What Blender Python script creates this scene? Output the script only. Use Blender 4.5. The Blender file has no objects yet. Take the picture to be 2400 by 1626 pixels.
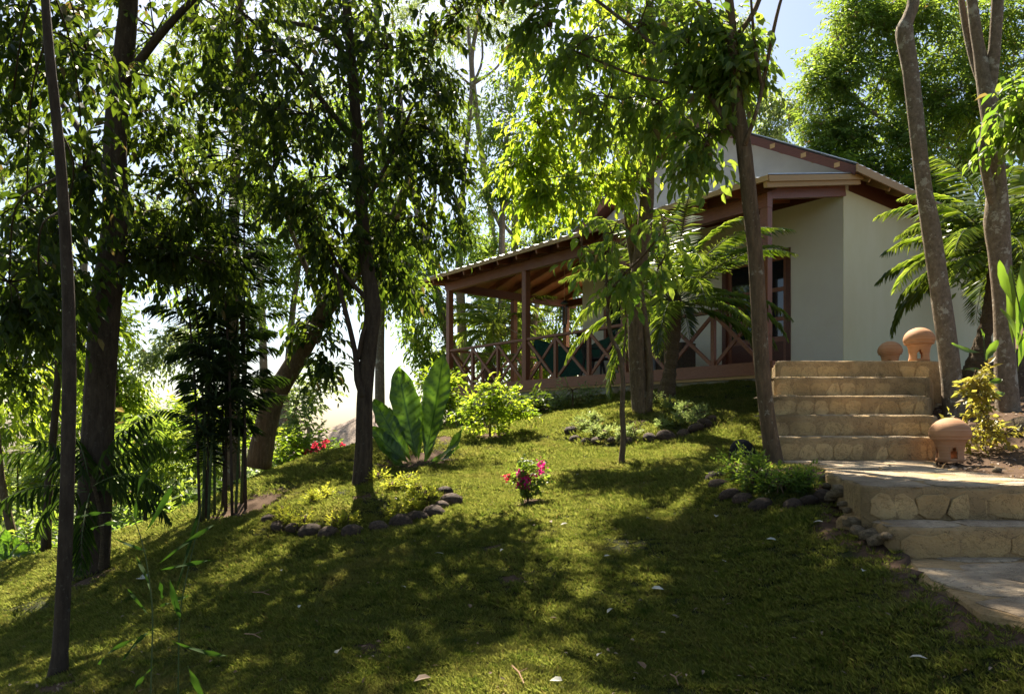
import bpy, bmesh, math, random
import numpy as np
from mathutils import Vector, Matrix

# ------------------------------------------------------------------ camera, sky, sun, exposure
SC = bpy.context.scene
COL = SC.collection
R = math.radians
cam = bpy.data.cameras.new('camera'); camo = bpy.data.objects.new('camera', cam); COL.objects.link(camo)
camo.location = (0, 0, 0); camo.rotation_euler = (R(90), 0, 0)
cam.sensor_width = 36; cam.sensor_fit = 'HORIZONTAL'; cam.lens = 25.26; cam.shift_y = 0.0779
cam.clip_start = 0.05; cam.clip_end = 2000
SC.camera = camo
SUN_EL, SUN_AZ = 52.0, -12.0            # azimuth: degrees clockwise from +Y
w = bpy.data.worlds.new('World'); SC.world = w; w.use_nodes = True
nt = w.node_tree; nt.nodes.clear()
sky = nt.nodes.new('ShaderNodeTexSky'); sky.sky_type = 'NISHITA'; sky.sun_disc = False
sky.sun_elevation = R(SUN_EL); sky.sun_rotation = R(SUN_AZ); sky.altitude = 0
sky.air_density = 1.0; sky.dust_density = 1.3; sky.ozone_density = 1.0
bg = nt.nodes.new('ShaderNodeBackground'); bg.inputs[1].default_value = 0.053
wo = nt.nodes.new('ShaderNodeOutputWorld')
hs_ = nt.nodes.new('ShaderNodeHueSaturation'); hs_.inputs['Saturation'].default_value = 0.95
nt.links.new(sky.outputs[0], hs_.inputs['Color']); nt.links.new(hs_.outputs[0], bg.inputs[0]); nt.links.new(bg.outputs[0], wo.inputs[0])
sl = bpy.data.lights.new('sun', 'SUN'); slo = bpy.data.objects.new('sun', sl); COL.objects.link(slo)
sl.energy = 5.0; sl.angle = R(0.53); sl.color = (1.0, 0.90, 0.74)
sd = Vector((math.sin(R(SUN_AZ)) * math.cos(R(SUN_EL)), math.cos(R(SUN_AZ)) * math.cos(R(SUN_EL)), math.sin(R(SUN_EL))))
slo.rotation_euler = sd.to_track_quat('Z', 'Y').to_euler(); slo.location = sd * 60
vs = SC.view_settings
vs.view_transform = 'Standard'; vs.look = 'None'; vs.gamma = 1; vs.use_curve_mapping = False
vs.exposure = 1.82
SC.cycles.max_bounces = 8; SC.cycles.diffuse_bounces = 4; SC.cycles.transmission_bounces = 6
SC.cycles.transparent_max_bounces = 8; SC.cycles.use_denoising = True

# ------------------------------------------------------------------ picture plan: F, CX, HY in the 2324 px wide picture
F, CX, HY = 1631.0, 1162.0, 968.0
def U(x, y, d): return Vector(((x - CX) / F * d, d, (HY - y) / F * d))
K = 1.03269

# ------------------------------------------------------------------ terrain height
def _p(x, y, d):   # from 2400 px wide picture
    v = U(x / K, y / K, d); return (v.x, v.y, v.z)
CTRL = [_p(*a) for a in [
 (0,1626,3.0),(600,1626,2.7),(1200,1626,2.5),(1800,1626,2.35),(2300,1626,1.93),
 (134,1590,3.4),(205,1350,6.4),(0,1330,8.4),(480,1180,9.2),(620,1110,9.8),(830,1045,10.4),
 (850,1165,6.9),(980,1095,8.4),(1100,1012,10.4),(1235,1180,5.8),(1500,1052,8.2),(1640,1000,9.6),
 (1400,975,11.2),(1240,958,15.4),(1650,908,12.0),(1740,905,11.3),(1750,985,8.6),
 (1790,1090,6.0),(1815,1100,5.5),(1700,1185,4.7),(1900,1160,4.4),(1960,1225,3.6),(2090,1320,3.0),(2170,1400,2.52),(2330,1520,2.0),
 (1460,1085,7.3),(300,1400,5.2),(600,1250,6.0),(1000,1300,4.4),(1500,1300,4.0),(1750,1400,3.2),(1100,1450,3.4),
 (2320,1090,5.6),(2215,975,7.6),(2360,975,8.0),(2300,920,9.6)]]
CTRL += [(-12,13,-4.2),(-6.5,14,-3.0),(-3.2,15.5,-2.0),(-1.5,19,-1.0),(-20,28,-9),(0,30,-4),(-10,45,-12),(15,25,3.5),(25,38,7),(10,38,1),(2,25,-1.2),
 (0,-5,-1.6),(-8,-4,-2.8),(8,-4,-0.8),(-9,5,-2.6),(8,5,0.3),(5.5,8,0.35),(7,10.5,0.9),(8,13,1.0),(12,17,1.6),(-1.6,17.6,0.1),(6,3,-.2)]
CT = np.array(CTRL, dtype=float)
def _phi(r): return np.where(r > 1e-9, r * r * np.log(np.maximum(r, 1e-9)), 0.0)
_n = len(CT); _A = np.zeros((_n + 3, _n + 3))
_r = np.hypot(CT[:, 0][:, None] - CT[:, 0][None], CT[:, 1][:, None] - CT[:, 1][None])
_A[:_n, :_n] = _phi(_r) + np.eye(_n) * 0.12
_A[:_n, _n] = 1; _A[:_n, _n + 1] = CT[:, 0]; _A[:_n, _n + 2] = CT[:, 1]; _A[_n:, :_n] = _A[:_n, _n:].T
_W = np.linalg.solve(_A, np.concatenate([CT[:, 2], [0, 0, 0]]))
MOUNDS = []
def vnoise(x, y, s):
    return (np.sin(x * 1.7 * s + 1.3 * np.sin(y * 1.1 * s)) + np.sin(y * 2.1 * s + 1.7 * np.sin(x * .9 * s + 2)) + np.sin((x + y) * 1.3 * s + 4)) / 3
def inpoly(x, y, P):
    x = np.asarray(x, float); y = np.asarray(y, float); ins = np.zeros(x.shape, bool); n = len(P)
    for i in range(n):
        x1, y1 = P[i]; x2, y2 = P[(i + 1) % n]
        c = ((y1 > y) != (y2 > y)) & (x < (x2 - x1) * (y - y1) / (y2 - y1 + 1e-12) + x1)
        ins ^= c
    return ins
def gp(x, y, z):      # 2400 px point on the level z
    d = -z * 1684.0 / (y - 1000.0); return ((x - 1200) / 1684.0 * d, d)
LAND = [gp(2023,1141,-.285), gp(1974,1124,-.285), gp(1917,1098,-.285), (2.22,6.1), (3.6,6.1), gp(2195,1093,-.285), gp(2400,1124,-.285), (3.2,3.42)]
TREAD = [gp(2092,1238,-.44), gp(2038,1216,-.44), (1.62,3.6), (3.4,3.6), (3.4,3.1)]
PAVE = [gp(2118,1311,-.57), gp(2145,1341,-.57), gp(2186,1366,-.57), gp(2222,1376,-.57), gp(2254,1400,-.57), gp(2305,1432,-.57), gp(2400,1452,-.57), (1.62,1.6), (1.9,.6), (3.4,.5), (3.4,3.3), (1.75,3.3)]
PLAT = [(2.95,8.0),(4.66,8.0),(6.2,10.0),(8.4,13.0),(6.2,13.2),(3.9,11.6),(3.75,10.6)]
STAIR = [(2.2,6.0),(3.55,6.0),(4.7,8.2),(2.95,8.2)]
HA = math.atan2(-.7802, .6255)
def HL(x, y, z=0):    # house frame to world
    return (5.93 + .6255 * x + .78 * y, 12.87 - .7802 * x + .6256 * y, z)
HOUSE = [HL(.1,-2.4)[:2], HL(.1,9)[:2], HL(-6.7,9)[:2], HL(-6.7,1.6)[:2], HL(-8.95,1.6)[:2], HL(-8.95,-2.4)[:2]]
def shrink(P, k):
    cx = sum(p[0] for p in P) / len(P); cy = sum(p[1] for p in P) / len(P); o = []
    for p in P:
        l = math.hypot(p[0] - cx, p[1] - cy); f = max(0, (l - k) / l); o.append((cx + (p[0] - cx) * f, cy + (p[1] - cy) * f))
    return o
DROP = [shrink(P, .05) for P in (LAND, TREAD, PAVE, PLAT, STAIR)]
def H(x, y, drop=True):
    x = np.atleast_1d(np.asarray(x, float)); y = np.atleast_1d(np.asarray(y, float))
    sh = x.shape; xf = x.ravel(); yf = y.ravel(); out = np.empty(len(xf))
    for i in range(0, len(xf), 20000):
        a = xf[i:i + 20000]; b = yf[i:i + 20000]
        rr = np.hypot(a[:, None] - CT[None, :, 0], b[:, None] - CT[None, :, 1])
        out[i:i + 20000] = _phi(rr) @ _W[:_n] + _W[_n] + _W[_n + 1] * a + _W[_n + 2] * b
    far = np.clip((np.hypot(xf, yf - 8) - 26) / 22, 0, 1); far = far * far * (3 - 2 * far)
    fz = -13 + 20 * np.clip((xf + 12) / 60, 0, 1) - 6 * np.clip((-xf) / 60, 0, 1)
    out = out * (1 - far) + fz * far
    near = 1 - far
    for (mx, my, sx, sy, h) in MOUNDS:
        q = ((xf - mx) / sx) ** 2 + ((yf - my) / sy) ** 2
        out += h * np.clip(1 - q, 0, 1) ** .8
    out += near * (.016 * vnoise(xf, yf, 3.1) + .011 * vnoise(yf + 3, xf, 8.3) + .02 * vnoise(xf, yf + 9, 1.1) + .006 * vnoise(xf * 1.3 + yf, yf, 14))
    if drop:
        for P in DROP: out = np.where(inpoly(xf, yf, P), np.minimum(out, -.9), out)
    return out.reshape(sh)
def h1(x, y): return float(H(x, y, False)[0])
def G(x, y):          # ground point seen at (x, y) of the 2324 px picture
    ds = np.linspace(1.2, 30, 900); X = (x - CX) / F * ds; Z = (HY - y) / F * ds
    g = H(X, ds, False); i = np.argmax(Z <= g)
    if Z[i] > g[i]: i = len(ds) - 1
    return Vector((X[i], ds[i], g[i]))
_r1 = G(820, 1150); _r2 = G(1465, 968); _r3 = G(1745, 1105)
M1 = (_r1.x, _r1.y, 1.0, .95, .16); M2 = (_r2.x, _r2.y - .1, 1.25, 1.5, .27); M3 = (_r3.x - .05, _r3.y - .15, .62, .6, .12)
MOUNDS += [M1, M2, M3]

# ------------------------------------------------------------------ mesh helpers
def tag(o, label=None, cat=None, group=None, kind=None):
    if label: o['label'] = label
    if cat: o['category'] = cat
    if group: o['group'] = group
    if kind: o['kind'] = kind
    return o
def thing(name, label, cat, loc, group=None, rz=0):
    o = bpy.data.objects.new(name, None); COL.objects.link(o); o.empty_display_size = .1
    o.location = loc; o.rotation_euler = (0, 0, rz)
    return tag(o, label, cat, group)
def attach(o, parent, local=False):
    if parent is not None:
        o.parent = parent
        if not local:
            q = parent; M = Matrix.Identity(4)
            ch = []
            while q is not None: ch.append(q); q = q.parent
            for q in reversed(ch):
                M = M @ q.matrix_parent_inverse @ (Matrix.Translation(q.location) @ q.rotation_euler.to_matrix().to_4x4())
            o.matrix_parent_inverse = M.inverted()
    return o
def link(name, me, parent=None, local=False):
    o = bpy.data.objects.new(name, me); COL.objects.link(o); return attach(o, parent, local)
class MB:
    def __init__(s): s.v = []; s.f = []
    def add(s, vs, fs):
        b = len(s.v); s.v += [tuple(p) for p in vs]; s.f += [tuple(b + i for i in f) for f in fs]; return s
    def box(s, x0, x1, y0, y1, z0, z1, fn=None):
        vs = [(x, y, z) for x in (x0, x1) for y in (y0, y1) for z in (z0, z1)]
        if fn: vs = [fn(*p) for p in vs]
        return s.add(vs, [(0,1,3,2),(4,6,7,5),(0,4,5,1),(2,3,7,6),(0,2,6,4),(1,5,7,3)])
    def bar(s, a, b, w, h, up=(0,0,1)):
        a = Vector(a); b = Vector(b); d = (b - a).normalized(); u = Vector(up); sx = d.cross(u).normalized(); u = sx.cross(d).normalized()
        vs = [p + sx * i * w / 2 + u * j * h / 2 for p in (a, b) for i in (-1, 1) for j in (-1, 1)]
        return s.add(vs, [(0,1,3,2),(4,6,7,5),(0,4,5,1),(2,3,7,6),(0,2,6,4),(1,5,7,3)])
    def tube(s, pts, rad, sides=8, cap=True, rough=0, seed=0):
        rg = random.Random(seed); n = len(pts); pts = [Vector(p) for p in pts]; vs = []; ref = Vector((.13, .99, .05))
        ph = [rg.random() * 6 for _ in range(4)]
        for i, p in enumerate(pts):
            t = (pts[min(i + 1, n - 1)] - pts[max(i - 1, 0)]).normalized()
            a = t.cross(ref)
            if a.length < .1: a = t.cross(Vector((1, 0, 0)))
            a.normalize(); b = t.cross(a).normalized()
            for k in range(sides):
                an = 2 * math.pi * k / sides
                r = rad[i] * (1 + rough * (math.sin(2 * an + ph[0] + i * .4) * .5 + math.sin(3 * an + ph[1] - i * .23) * .35 + (rg.random() - .5) * .5))
                vs.append(p + (a * math.cos(an) + b * math.sin(an)) * r)
        fs = [(i * sides + k, i * sides + (k + 1) % sides, (i + 1) * sides + (k + 1) % sides, (i + 1) * sides + k) for i in range(n - 1) for k in range(sides)]
        if cap: fs += [tuple(range(sides))[::-1], tuple((n - 1) * sides + k for k in range(sides))]
        return s.add(vs, fs)
    def mesh(s, name, mat, smooth=False):
        me = bpy.data.meshes.new(name); me.from_pydata(s.v, [], s.f); me.materials.append(mat)
        bm = bmesh.new(); bm.from_mesh(me); bmesh.ops.recalc_face_normals(bm, faces=bm.faces); bm.to_mesh(me); bm.free()
        if smooth: me.polygons.foreach_set('use_smooth', [True] * len(me.polygons))
        return me
    def build(s, name, mat, parent=None, smooth=False, local=False, bevel=0):
        o = link(name, s.mesh(name, mat, smooth), parent, local)
        if bevel:
            m = o.modifiers.new('edge', 'BEVEL'); m.width = bevel; m.segments = 2; m.limit_method = 'ANGLE'
        return o
def smooth_path(pts, rad, m=5):
    P = [Vector(p) for p in pts]; P = [P[0] * 2 - P[1]] + P + [P[-1] * 2 - P[-2]]; rad = [rad[0]] + list(rad) + [rad[-1]]
    op, orr = [], []
    for i in range(1, len(P) - 2):
        for k in range(m):
            t = k / m; a, b, c, d = P[i - 1], P[i], P[i + 1], P[i + 2]
            op.append(.5 * ((2 * b) + (c - a) * t + (2 * a - 5 * b + 4 * c - d) * t * t + (3 * b - a - 3 * c + d) * t ** 3))
            orr.append(rad[i] * (1 - t) + rad[i + 1] * t)
    op.append(P[-2]); orr.append(rad[-2]); return op, orr
def np_mesh(name, V, Fc, mat, rnd=None, smooth=False):
    """V (n,3); Fc list of (m,k) int arrays"""
    me = bpy.data.meshes.new(name); me.vertices.add(len(V)); me.vertices.foreach_set('co', np.ascontiguousarray(V, dtype=np.float32).ravel())
    loops = np.concatenate([f.ravel() for f in Fc]); tot = np.concatenate([np.full(len(f), f.shape[1]) for f in Fc])
    st = np.concatenate([[0], np.cumsum(tot)[:-1]])
    me.loops.add(len(loops)); me.loops.foreach_set('vertex_index', loops.astype(np.int32))
    me.polygons.add(len(tot)); me.polygons.foreach_set('loop_start', st.astype(np.int32))
    try: me.polygons.foreach_set('loop_total', tot.astype(np.int32))
    except Exception: pass
    me.update(calc_edges=True); me.materials.append(mat)
    if rnd is not None:
        at = me.attributes.new('rnd', 'FLOAT', 'POINT'); at.data.foreach_set('value', rnd.astype(np.float32))
    me.polygons.foreach_set('use_smooth', np.full(len(tot), smooth))
    return me
def nz(a): return a / np.maximum(np.linalg.norm(a, axis=-1, keepdims=True), 1e-9)
LO = np.array([[0,0,0],[.42,.5,.10],[.42,-.5,.10],[1,0,-.08]]); LOF = [np.array([[0,1,3],[0,3,2]])]
HI = np.array([[0,0,0],[.3,0,0],[.68,0,-.03],[1,0,-.16],[.22,.40,.09],[.6,.42,.06],[.22,-.40,.09],[.6,-.42,.06]])
HIF = [np.array([[0,4,1],[5,3,2],[0,1,6],[7,2,3]]), np.array([[4,5,2,1],[1,2,7,6]])]
def leaf_mesh(name, fr, mat, hi=False):
    P, D, N, L, Wd, rn = fr; T, Fs = (HI, HIF) if hi else (LO, LOF); k = len(T); n = len(P)
    D = nz(D); N = nz(N - D * (N * D).sum(1, keepdims=True)); S = np.cross(D, N)
    V = P[:, None] + T[None, :, 0:1] * L[:, None, None] * D[:, None] + T[None, :, 1:2] * Wd[:, None, None] * S[:, None] + T[None, :, 2:3] * L[:, None, None] * N[:, None]
    Fc = [(f[None] + (np.arange(n) * k)[:, None, None]).reshape(-1, f.shape[1]) for f in Fs]
    return np_mesh(name, V.reshape(-1, 3), Fc, mat, np.repeat(rn, k))
UP = np.array([0, 0, 1.0])
def sprays(O, TD, rg, nleaf=7, tl=.3, ll=.1, lw=.04, droop=.5, flat=.35):
    """leaves along twigs; O twig roots (n,3), TD twig directions"""
    n = len(O); TD = nz(TD); side = nz(np.cross(TD, UP + .001) + rg.normal(0, .25, (n, 3)))
    out = []; tr = rg.random(n); TL = tl * (.7 + .6 * rg.random(n)); ends = []
    for j in range(nleaf):
        u = (j + .6) / nleaf; sg = 1 if j % 2 else -1
        p = O + TD * (TL * u)[:, None] - UP * (TL * .35 * u * u * droop)[:, None]
        d = nz(TD * .6 + side * sg * (.8 if j < nleaf - 1 else .1) - UP * droop * (.6 + .8 * rg.random((n, 1))) + rg.normal(0, .18, (n, 3)))
        nn = UP + rg.normal(0, flat, (n, 3)) + TD * .2
        L = ll * (.5 + .8 * rg.random(n)); out.append((p, d, nn, L, lw / ll * L * (.8 + .4 * rg.random(n)), np.clip(tr * .6 + .4 * rg.random(n), 0, .999)))
    return tuple(np.concatenate([o[i] for o in out]) for i in range(6)), TL
def cat_fr(frs): return tuple(np.concatenate([f[i] for f in frs]) for i in range(6))
def sub_fr(fr, idx): return tuple(a[idx] for a in fr)

# ------------------------------------------------------------------ materials
def mat(name):
    m = bpy.data.materials.new(name); m.use_nodes = True; t = m.node_tree; t.nodes.clear()
    return m, t, t.nodes, t.links
def nd(t, kind, **kw):
    n = t.nodes.new(kind)
    for k, v in kw.items(): setattr(n, k, v)
    return n
def mixc(t, fac, a, b):
    m = nd(t, 'ShaderNodeMix', data_type='RGBA')
    for i, s in ((0, fac), (6, a), (7, b)):
        if isinstance(s, (float, int)): m.inputs[i].default_value = s
        elif isinstance(s, (tuple, list)): m.inputs[i].default_value = (*s[:3], 1)
        else: t.links.new(s, m.inputs[i])
    return m.outputs[2]
def noise(t, scale, detail=4, rough=.6, vec=None, sc3=None, dist=0):
    n = nd(t, 'ShaderNodeTexNoise'); n.inputs['Scale'].default_value = scale; n.inputs['Detail'].default_value = detail
    n.inputs['Roughness'].default_value = rough; n.inputs['Distortion'].default_value = dist
    if vec is None:
        c = nd(t, 'ShaderNodeTexCoord'); vec = c.outputs['Object']
    if sc3:
        mp = nd(t, 'ShaderNodeMapping'); mp.inputs['Scale'].default_value = sc3; t.links.new(vec, mp.inputs['Vector']); vec = mp.outputs[0]
    t.links.new(vec, n.inputs['Vector']); return n.outputs[0]
def ramp(t, s, a, b):
    r = nd(t, 'ShaderNodeMapRange'); r.inputs[1].default_value = a; r.inputs[2].default_value = b; t.links.new(s, r.inputs[0]); return r.outputs[0]
def finish(m, t, colsock, rough=.8, spec=.3, bump=None, bs=.3, bd=.01, trans=None, tcol=None, metal=0, roughsock=None):
    p = nd(t, 'ShaderNodeBsdfPrincipled'); p.inputs['Roughness'].default_value = rough; p.inputs['Specular IOR Level'].default_value = spec; p.inputs['Metallic'].default_value = metal
    if isinstance(colsock, tuple): p.inputs['Base Color'].default_value = (*colsock, 1)
    else: t.links.new(colsock, p.inputs['Base Color'])
    if roughsock: t.links.new(roughsock, p.inputs['Roughness'])
    if bump:
        b = nd(t, 'ShaderNodeBump'); b.inputs['Strength'].default_value = bs; b.inputs['Distance'].default_value = bd
        t.links.new(bump, b.inputs['Height']); t.links.new(b.outputs[0], p.inputs['Normal'])
    o = nd(t, 'ShaderNodeOutputMaterial'); out = p.outputs[0]
    if trans:
        tr = nd(t, 'ShaderNodeBsdfTranslucent')
        if isinstance(tcol, tuple): tr.inputs[0].default_value = (*tcol, 1)
        else: t.links.new(tcol, tr.inputs[0])
        mx = nd(t, 'ShaderNodeMixShader'); mx.inputs[0].default_value = trans
        t.links.new(out, mx.inputs[1]); t.links.new(tr.outputs[0], mx.inputs[2]); out = mx.outputs[0]
    t.links.new(out, o.inputs[0]); return m
def leafmat(name, a, b, ta, tb, trans=.5, rough=.45, spec=.4, brown=0):
    m, t, N, L = mat(name)
    at = nd(t, 'ShaderNodeAttribute', attribute_name='rnd'); oi = nd(t, 'ShaderNodeObjectInfo')
    ad = nd(t, 'ShaderNodeMath', operation='ADD'); L.new(at.outputs['Fac'], ad.inputs[0]); L.new(oi.outputs['Random'], ad.inputs[1])
    fr = nd(t, 'ShaderNodeMath', operation='FRACT'); L.new(ad.outputs[0], fr.inputs[0])
    c = mixc(t, fr.outputs[0], a, b); tc = mixc(t, fr.outputs[0], ta, tb)
    if brown:
        g = nd(t, 'ShaderNodeMath', operation='GREATER_THAN'); g.inputs[1].default_value = 1 - brown
        ml = nd(t, 'ShaderNodeMath', operation='MULTIPLY'); ml.inputs[1].default_value = 7.31; L.new(fr.outputs[0], ml.inputs[0])
        f2 = nd(t, 'ShaderNodeMath', operation='FRACT'); L.new(ml.outputs[0], f2.inputs[0]); L.new(f2.outputs[0], g.inputs[0])
        c = mixc(t, g.outputs[0], c, (.16, .12, .05)); tc = mixc(t, g.outputs[0], tc, (.30, .22, .06))
    return finish(m, t, c, rough, spec, trans=trans, tcol=tc)
def simple(name, a, b, scale=6, rough=.8, spec=.3, bs=.3, bd=.01, sc3=None, lo=.35, hi=.65, metal=0, dist=0, det=5):
    m, t, N, L = mat(name); n = noise(t, scale, det, .65, sc3=sc3, dist=dist)
    c = mixc(t, ramp(t, n, lo, hi), a, b)
    return finish(m, t, c, rough, spec, bump=n, bs=bs, bd=bd, metal=metal)
def stonemat(name, a, b, c3, rough=.85):
    m, t, N, L = mat(name); oi = nd(t, 'ShaderNodeObjectInfo')
    n1 = noise(t, 9, 6, .7); n2 = noise(t, 60, 4, .7); n3 = noise(t, 2.2, 3, .6)
    c = mixc(t, oi.outputs['Random'], a, b); c = mixc(t, ramp(t, n1, .42, .72), c, c3); c = mixc(t, ramp(t, n3, .45, .8), c, tuple(k * .55 for k in c3))
    n4 = noise(t, 5, 6, .75, dist=1.5); vein = nd(t, 'ShaderNodeMath', operation='ABSOLUTE'); sb = nd(t, 'ShaderNodeMath', operation='SUBTRACT'); sb.inputs[1].default_value = .5
    L.new(n4, sb.inputs[0]); L.new(sb.outputs[0], vein.inputs[0]); c = mixc(t, ramp(t, vein.outputs[0], .012, .0), c, tuple(k * .35 for k in c3))
    ad = nd(t, 'ShaderNodeMath', operation='ADD'); L.new(n1, ad.inputs[0]); L.new(n2, ad.inputs[1])
    return finish(m, t, c, rough, .2, bump=ad.outputs[0], bs=.8, bd=.02)
def barkmat(name, a, b, lich, lf=.62, sc=(1, 1, .25)):
    m, t, N, L = mat(name); n1 = noise(t, 28, 6, .7, sc3=sc); n2 = noise(t, 7, 5, .75); n3 = noise(t, 34, 3, .7)
    c = mixc(t, ramp(t, n1, .35, .65), a, b); c = mixc(t, ramp(t, n2, lf, lf + .05), c, lich); c = mixc(t, ramp(t, n3, .62, .7), c, tuple(.5 * k + .5 * q for k, q in zip(lich, b)))
    return finish(m, t, c, .9, .2, bump=n1, bs=.8, bd=.015)
# leaves
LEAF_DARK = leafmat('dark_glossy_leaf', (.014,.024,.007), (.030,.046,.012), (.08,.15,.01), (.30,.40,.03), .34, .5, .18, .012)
LEAF_LIME = leafmat('lime_leaf', (.045,.085,.014), (.075,.12,.02), (.26,.42,.02), (.62,.72,.05), .58, .45, .35, .01)
LEAF_MID = leafmat('mid_green_leaf', (.035,.07,.015), (.07,.11,.03), (.20,.36,.03), (.44,.56,.06), .5, .45, .35, .02)
LEAF_GREY = leafmat('grey_green_leaf', (.05,.085,.035), (.10,.13,.06), (.30,.42,.10), (.50,.58,.18), .5, .4, .5, .01)
LEAF_YEL = leafmat('yellow_green_leaf', (.09,.12,.02), (.14,.15,.025), (.50,.60,.05), (.75,.70,.08), .5, .5, .3)
LEAF_FROND = leafmat('palm_leaflet', (.04,.075,.018), (.08,.12,.03), (.34,.50,.05), (.62,.72,.10), .48, .25, .7)
LEAF_BAMBOO = leafmat('dark_palm_leaflet', (.014,.026,.008), (.028,.046,.012), (.05,.10,.01), (.12,.2,.02), .35, .6, .15)
LEAF_RED = leafmat('dark_red_leaf', (.05,.012,.015), (.09,.02,.02), (.2,.03,.03), (.35,.05,.05), .4)
LEAF_DRY = leafmat('dry_leaf', (.32,.26,.20), (.20,.12,.07), (.3,.2,.1), (.35,.25,.12), .25, .6, .3)
LEAF_PALE = leafmat('pale_fallen_leaf', (.55,.54,.46), (.42,.40,.32), (.3,.3,.2), (.35,.3,.2), .2, .5, .3)
PINK = leafmat('pink_bract', (.62,.02,.20), (.75,.05,.30), (.85,.03,.3), (.9,.08,.4), .5, .6, .2)
REDF = leafmat('red_bract', (.55,.02,.06), (.6,.04,.08), (.7,.03,.08), (.7,.06,.1), .5, .6, .2)
def grassmat():
    m = leafmat('lawn_blade', (.026,.036,.010), (.080,.084,.028), (.19,.26,.03), (.56,.57,.12), .5, .55, .2, .05); t = m.node_tree
    geo = nd(t, 'ShaderNodeNewGeometry'); n = noise(t, 1.5, 5, .7, geo.outputs['Position']); n2 = noise(t, 7, 3, .6, geo.outputs['Position'])
    for nn in list(t.nodes):
        if nn.type in ('BSDF_PRINCIPLED', 'BSDF_TRANSLUCENT'):
            sk = nn.inputs[0]; src = sk.links[0].from_socket
            dry = (.125,.105,.045) if nn.type == 'BSDF_PRINCIPLED' else (.50,.43,.12)
            c = mixc(t, ramp(t, n, .52, .8), src, dry); drk = (.03,.05,.01) if nn.type == 'BSDF_PRINCIPLED' else (.14,.22,.02)
            c = mixc(t, ramp(t, n2, .55, .75), c, drk); t.links.new(c, sk)
    return m
GRASS_M = grassmat() if True else leafmat('lawn_blade', (.026,.036,.010), (.080,.084,.028), (.19,.26,.03), (.56,.57,.12), .5, .55, .2, .05)
# bark
BARK_DARK = barkmat('dark_bark', (.040,.027,.018), (.085,.060,.040), (.13,.12,.09), .68)
BARK_GREY = barkmat('grey_mottled_bark', (.14,.105,.07), (.26,.20,.14), (.40,.36,.28), .57, (1,1,.8))
BARK_BROWN = barkmat('brown_bark', (.08,.053,.03), (.17,.115,.065), (.24,.21,.15), .60)
BARK_PALM = barkmat('palm_trunk_bark', (.05,.035,.02), (.13,.09,.05), (.18,.14,.09), .7, (1,1,3))
STEM_GREEN = simple('green_stem', (.05,.08,.02), (.09,.11,.04), 20)
# built
WOOD_RED = simple('red_brown_wood', (.20,.068,.030), (.30,.11,.05), 14, .45, .45, .25, .003, (1,8,8))
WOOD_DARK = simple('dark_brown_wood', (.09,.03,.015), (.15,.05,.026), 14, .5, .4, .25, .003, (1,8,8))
WOOD_TAN = simple('tan_fascia_wood', (.40,.24,.10), (.52,.33,.14), 14, .6, .3, .25, .003, (1,8,8))
WOOD_SOFFIT = simple('red_soffit_wood', (.34,.12,.055), (.46,.18,.08), 10, .4, .5, .2, .003, (8,1,8))
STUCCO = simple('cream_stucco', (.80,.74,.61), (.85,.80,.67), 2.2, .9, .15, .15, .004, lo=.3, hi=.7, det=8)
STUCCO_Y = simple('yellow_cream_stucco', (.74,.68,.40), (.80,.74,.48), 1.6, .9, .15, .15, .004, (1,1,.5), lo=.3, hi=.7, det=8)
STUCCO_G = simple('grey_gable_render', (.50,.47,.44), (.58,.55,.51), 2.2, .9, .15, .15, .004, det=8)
CONCRETE = simple('plinth_concrete', (.26,.24,.18), (.36,.33,.25), 3.5, .9, .15, .4, .006, det=8)
GREYBLOCK = simple('grey_counter_render', (.16,.16,.17), (.22,.22,.23), 8, .9)
ZINC = simple('zinc_roof_sheet', (.45,.48,.52), (.60,.62,.64), 3, .35, .5, .05, .002, metal=.6)
MORTAR = stonemat('tan_mortar', (.44,.30,.145), (.48,.335,.165), (.35,.235,.115), .95)
STONE = stonemat('honey_limestone', (.50,.34,.15), (.70,.50,.24), (.48,.32,.15))
PAVESTONE = stonemat('pale_flagstone', (.46,.36,.24), (.52,.42,.29), (.30,.22,.14))
RUBBLE = stonemat('grey_rubble_stone', (.30,.23,.14), (.40,.31,.19), (.18,.13,.08))
ROCK = stonemat('brown_river_rock', (.10,.065,.042), (.19,.12,.08), (.06,.045,.035), .7)
LAVA = simple('black_lava_rock', (.012,.012,.013), (.04,.038,.038), 18, .85, .3, 1.0, .03, det=8)
def terracotta():
    m, t, N, L = mat('terracotta'); n = noise(t, 5, 5, .6); c = nd(t, 'ShaderNodeTexCoord')
    wv = noise(t, 4, 3, .5, c.outputs['Object'], (.3,.3,26))
    cc = mixc(t, ramp(t, n, .3, .7), (.40,.20,.095), (.50,.27,.14)); cc = mixc(t, ramp(t, wv, .5, .75), cc, (.55,.33,.19))
    return finish(m, t, cc, .75, .25, bump=wv, bs=.35, bd=.004)
TERRA = terracotta()
THATCH = simple('thatch', (.26,.20,.16), (.46,.38,.32), 30, .95, .1, .9, .03, (1,1,.15))
CLOTH_G = simple('dark_green_cloth', (.012,.05,.035), (.02,.08,.05), 20, .9)
BLACKW = simple('black_chair_wood', (.02,.017,.015), (.04,.035,.03), 20, .5)
METALD = simple('dark_metal', (.03,.035,.035), (.05,.06,.06), 10, .4, .5, metal=.6)
def glassm():
    m, t, N, L = mat('window_glass'); return finish(m, t, (.015,.018,.02), .04, .9)
GLASS = glassm()
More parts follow.
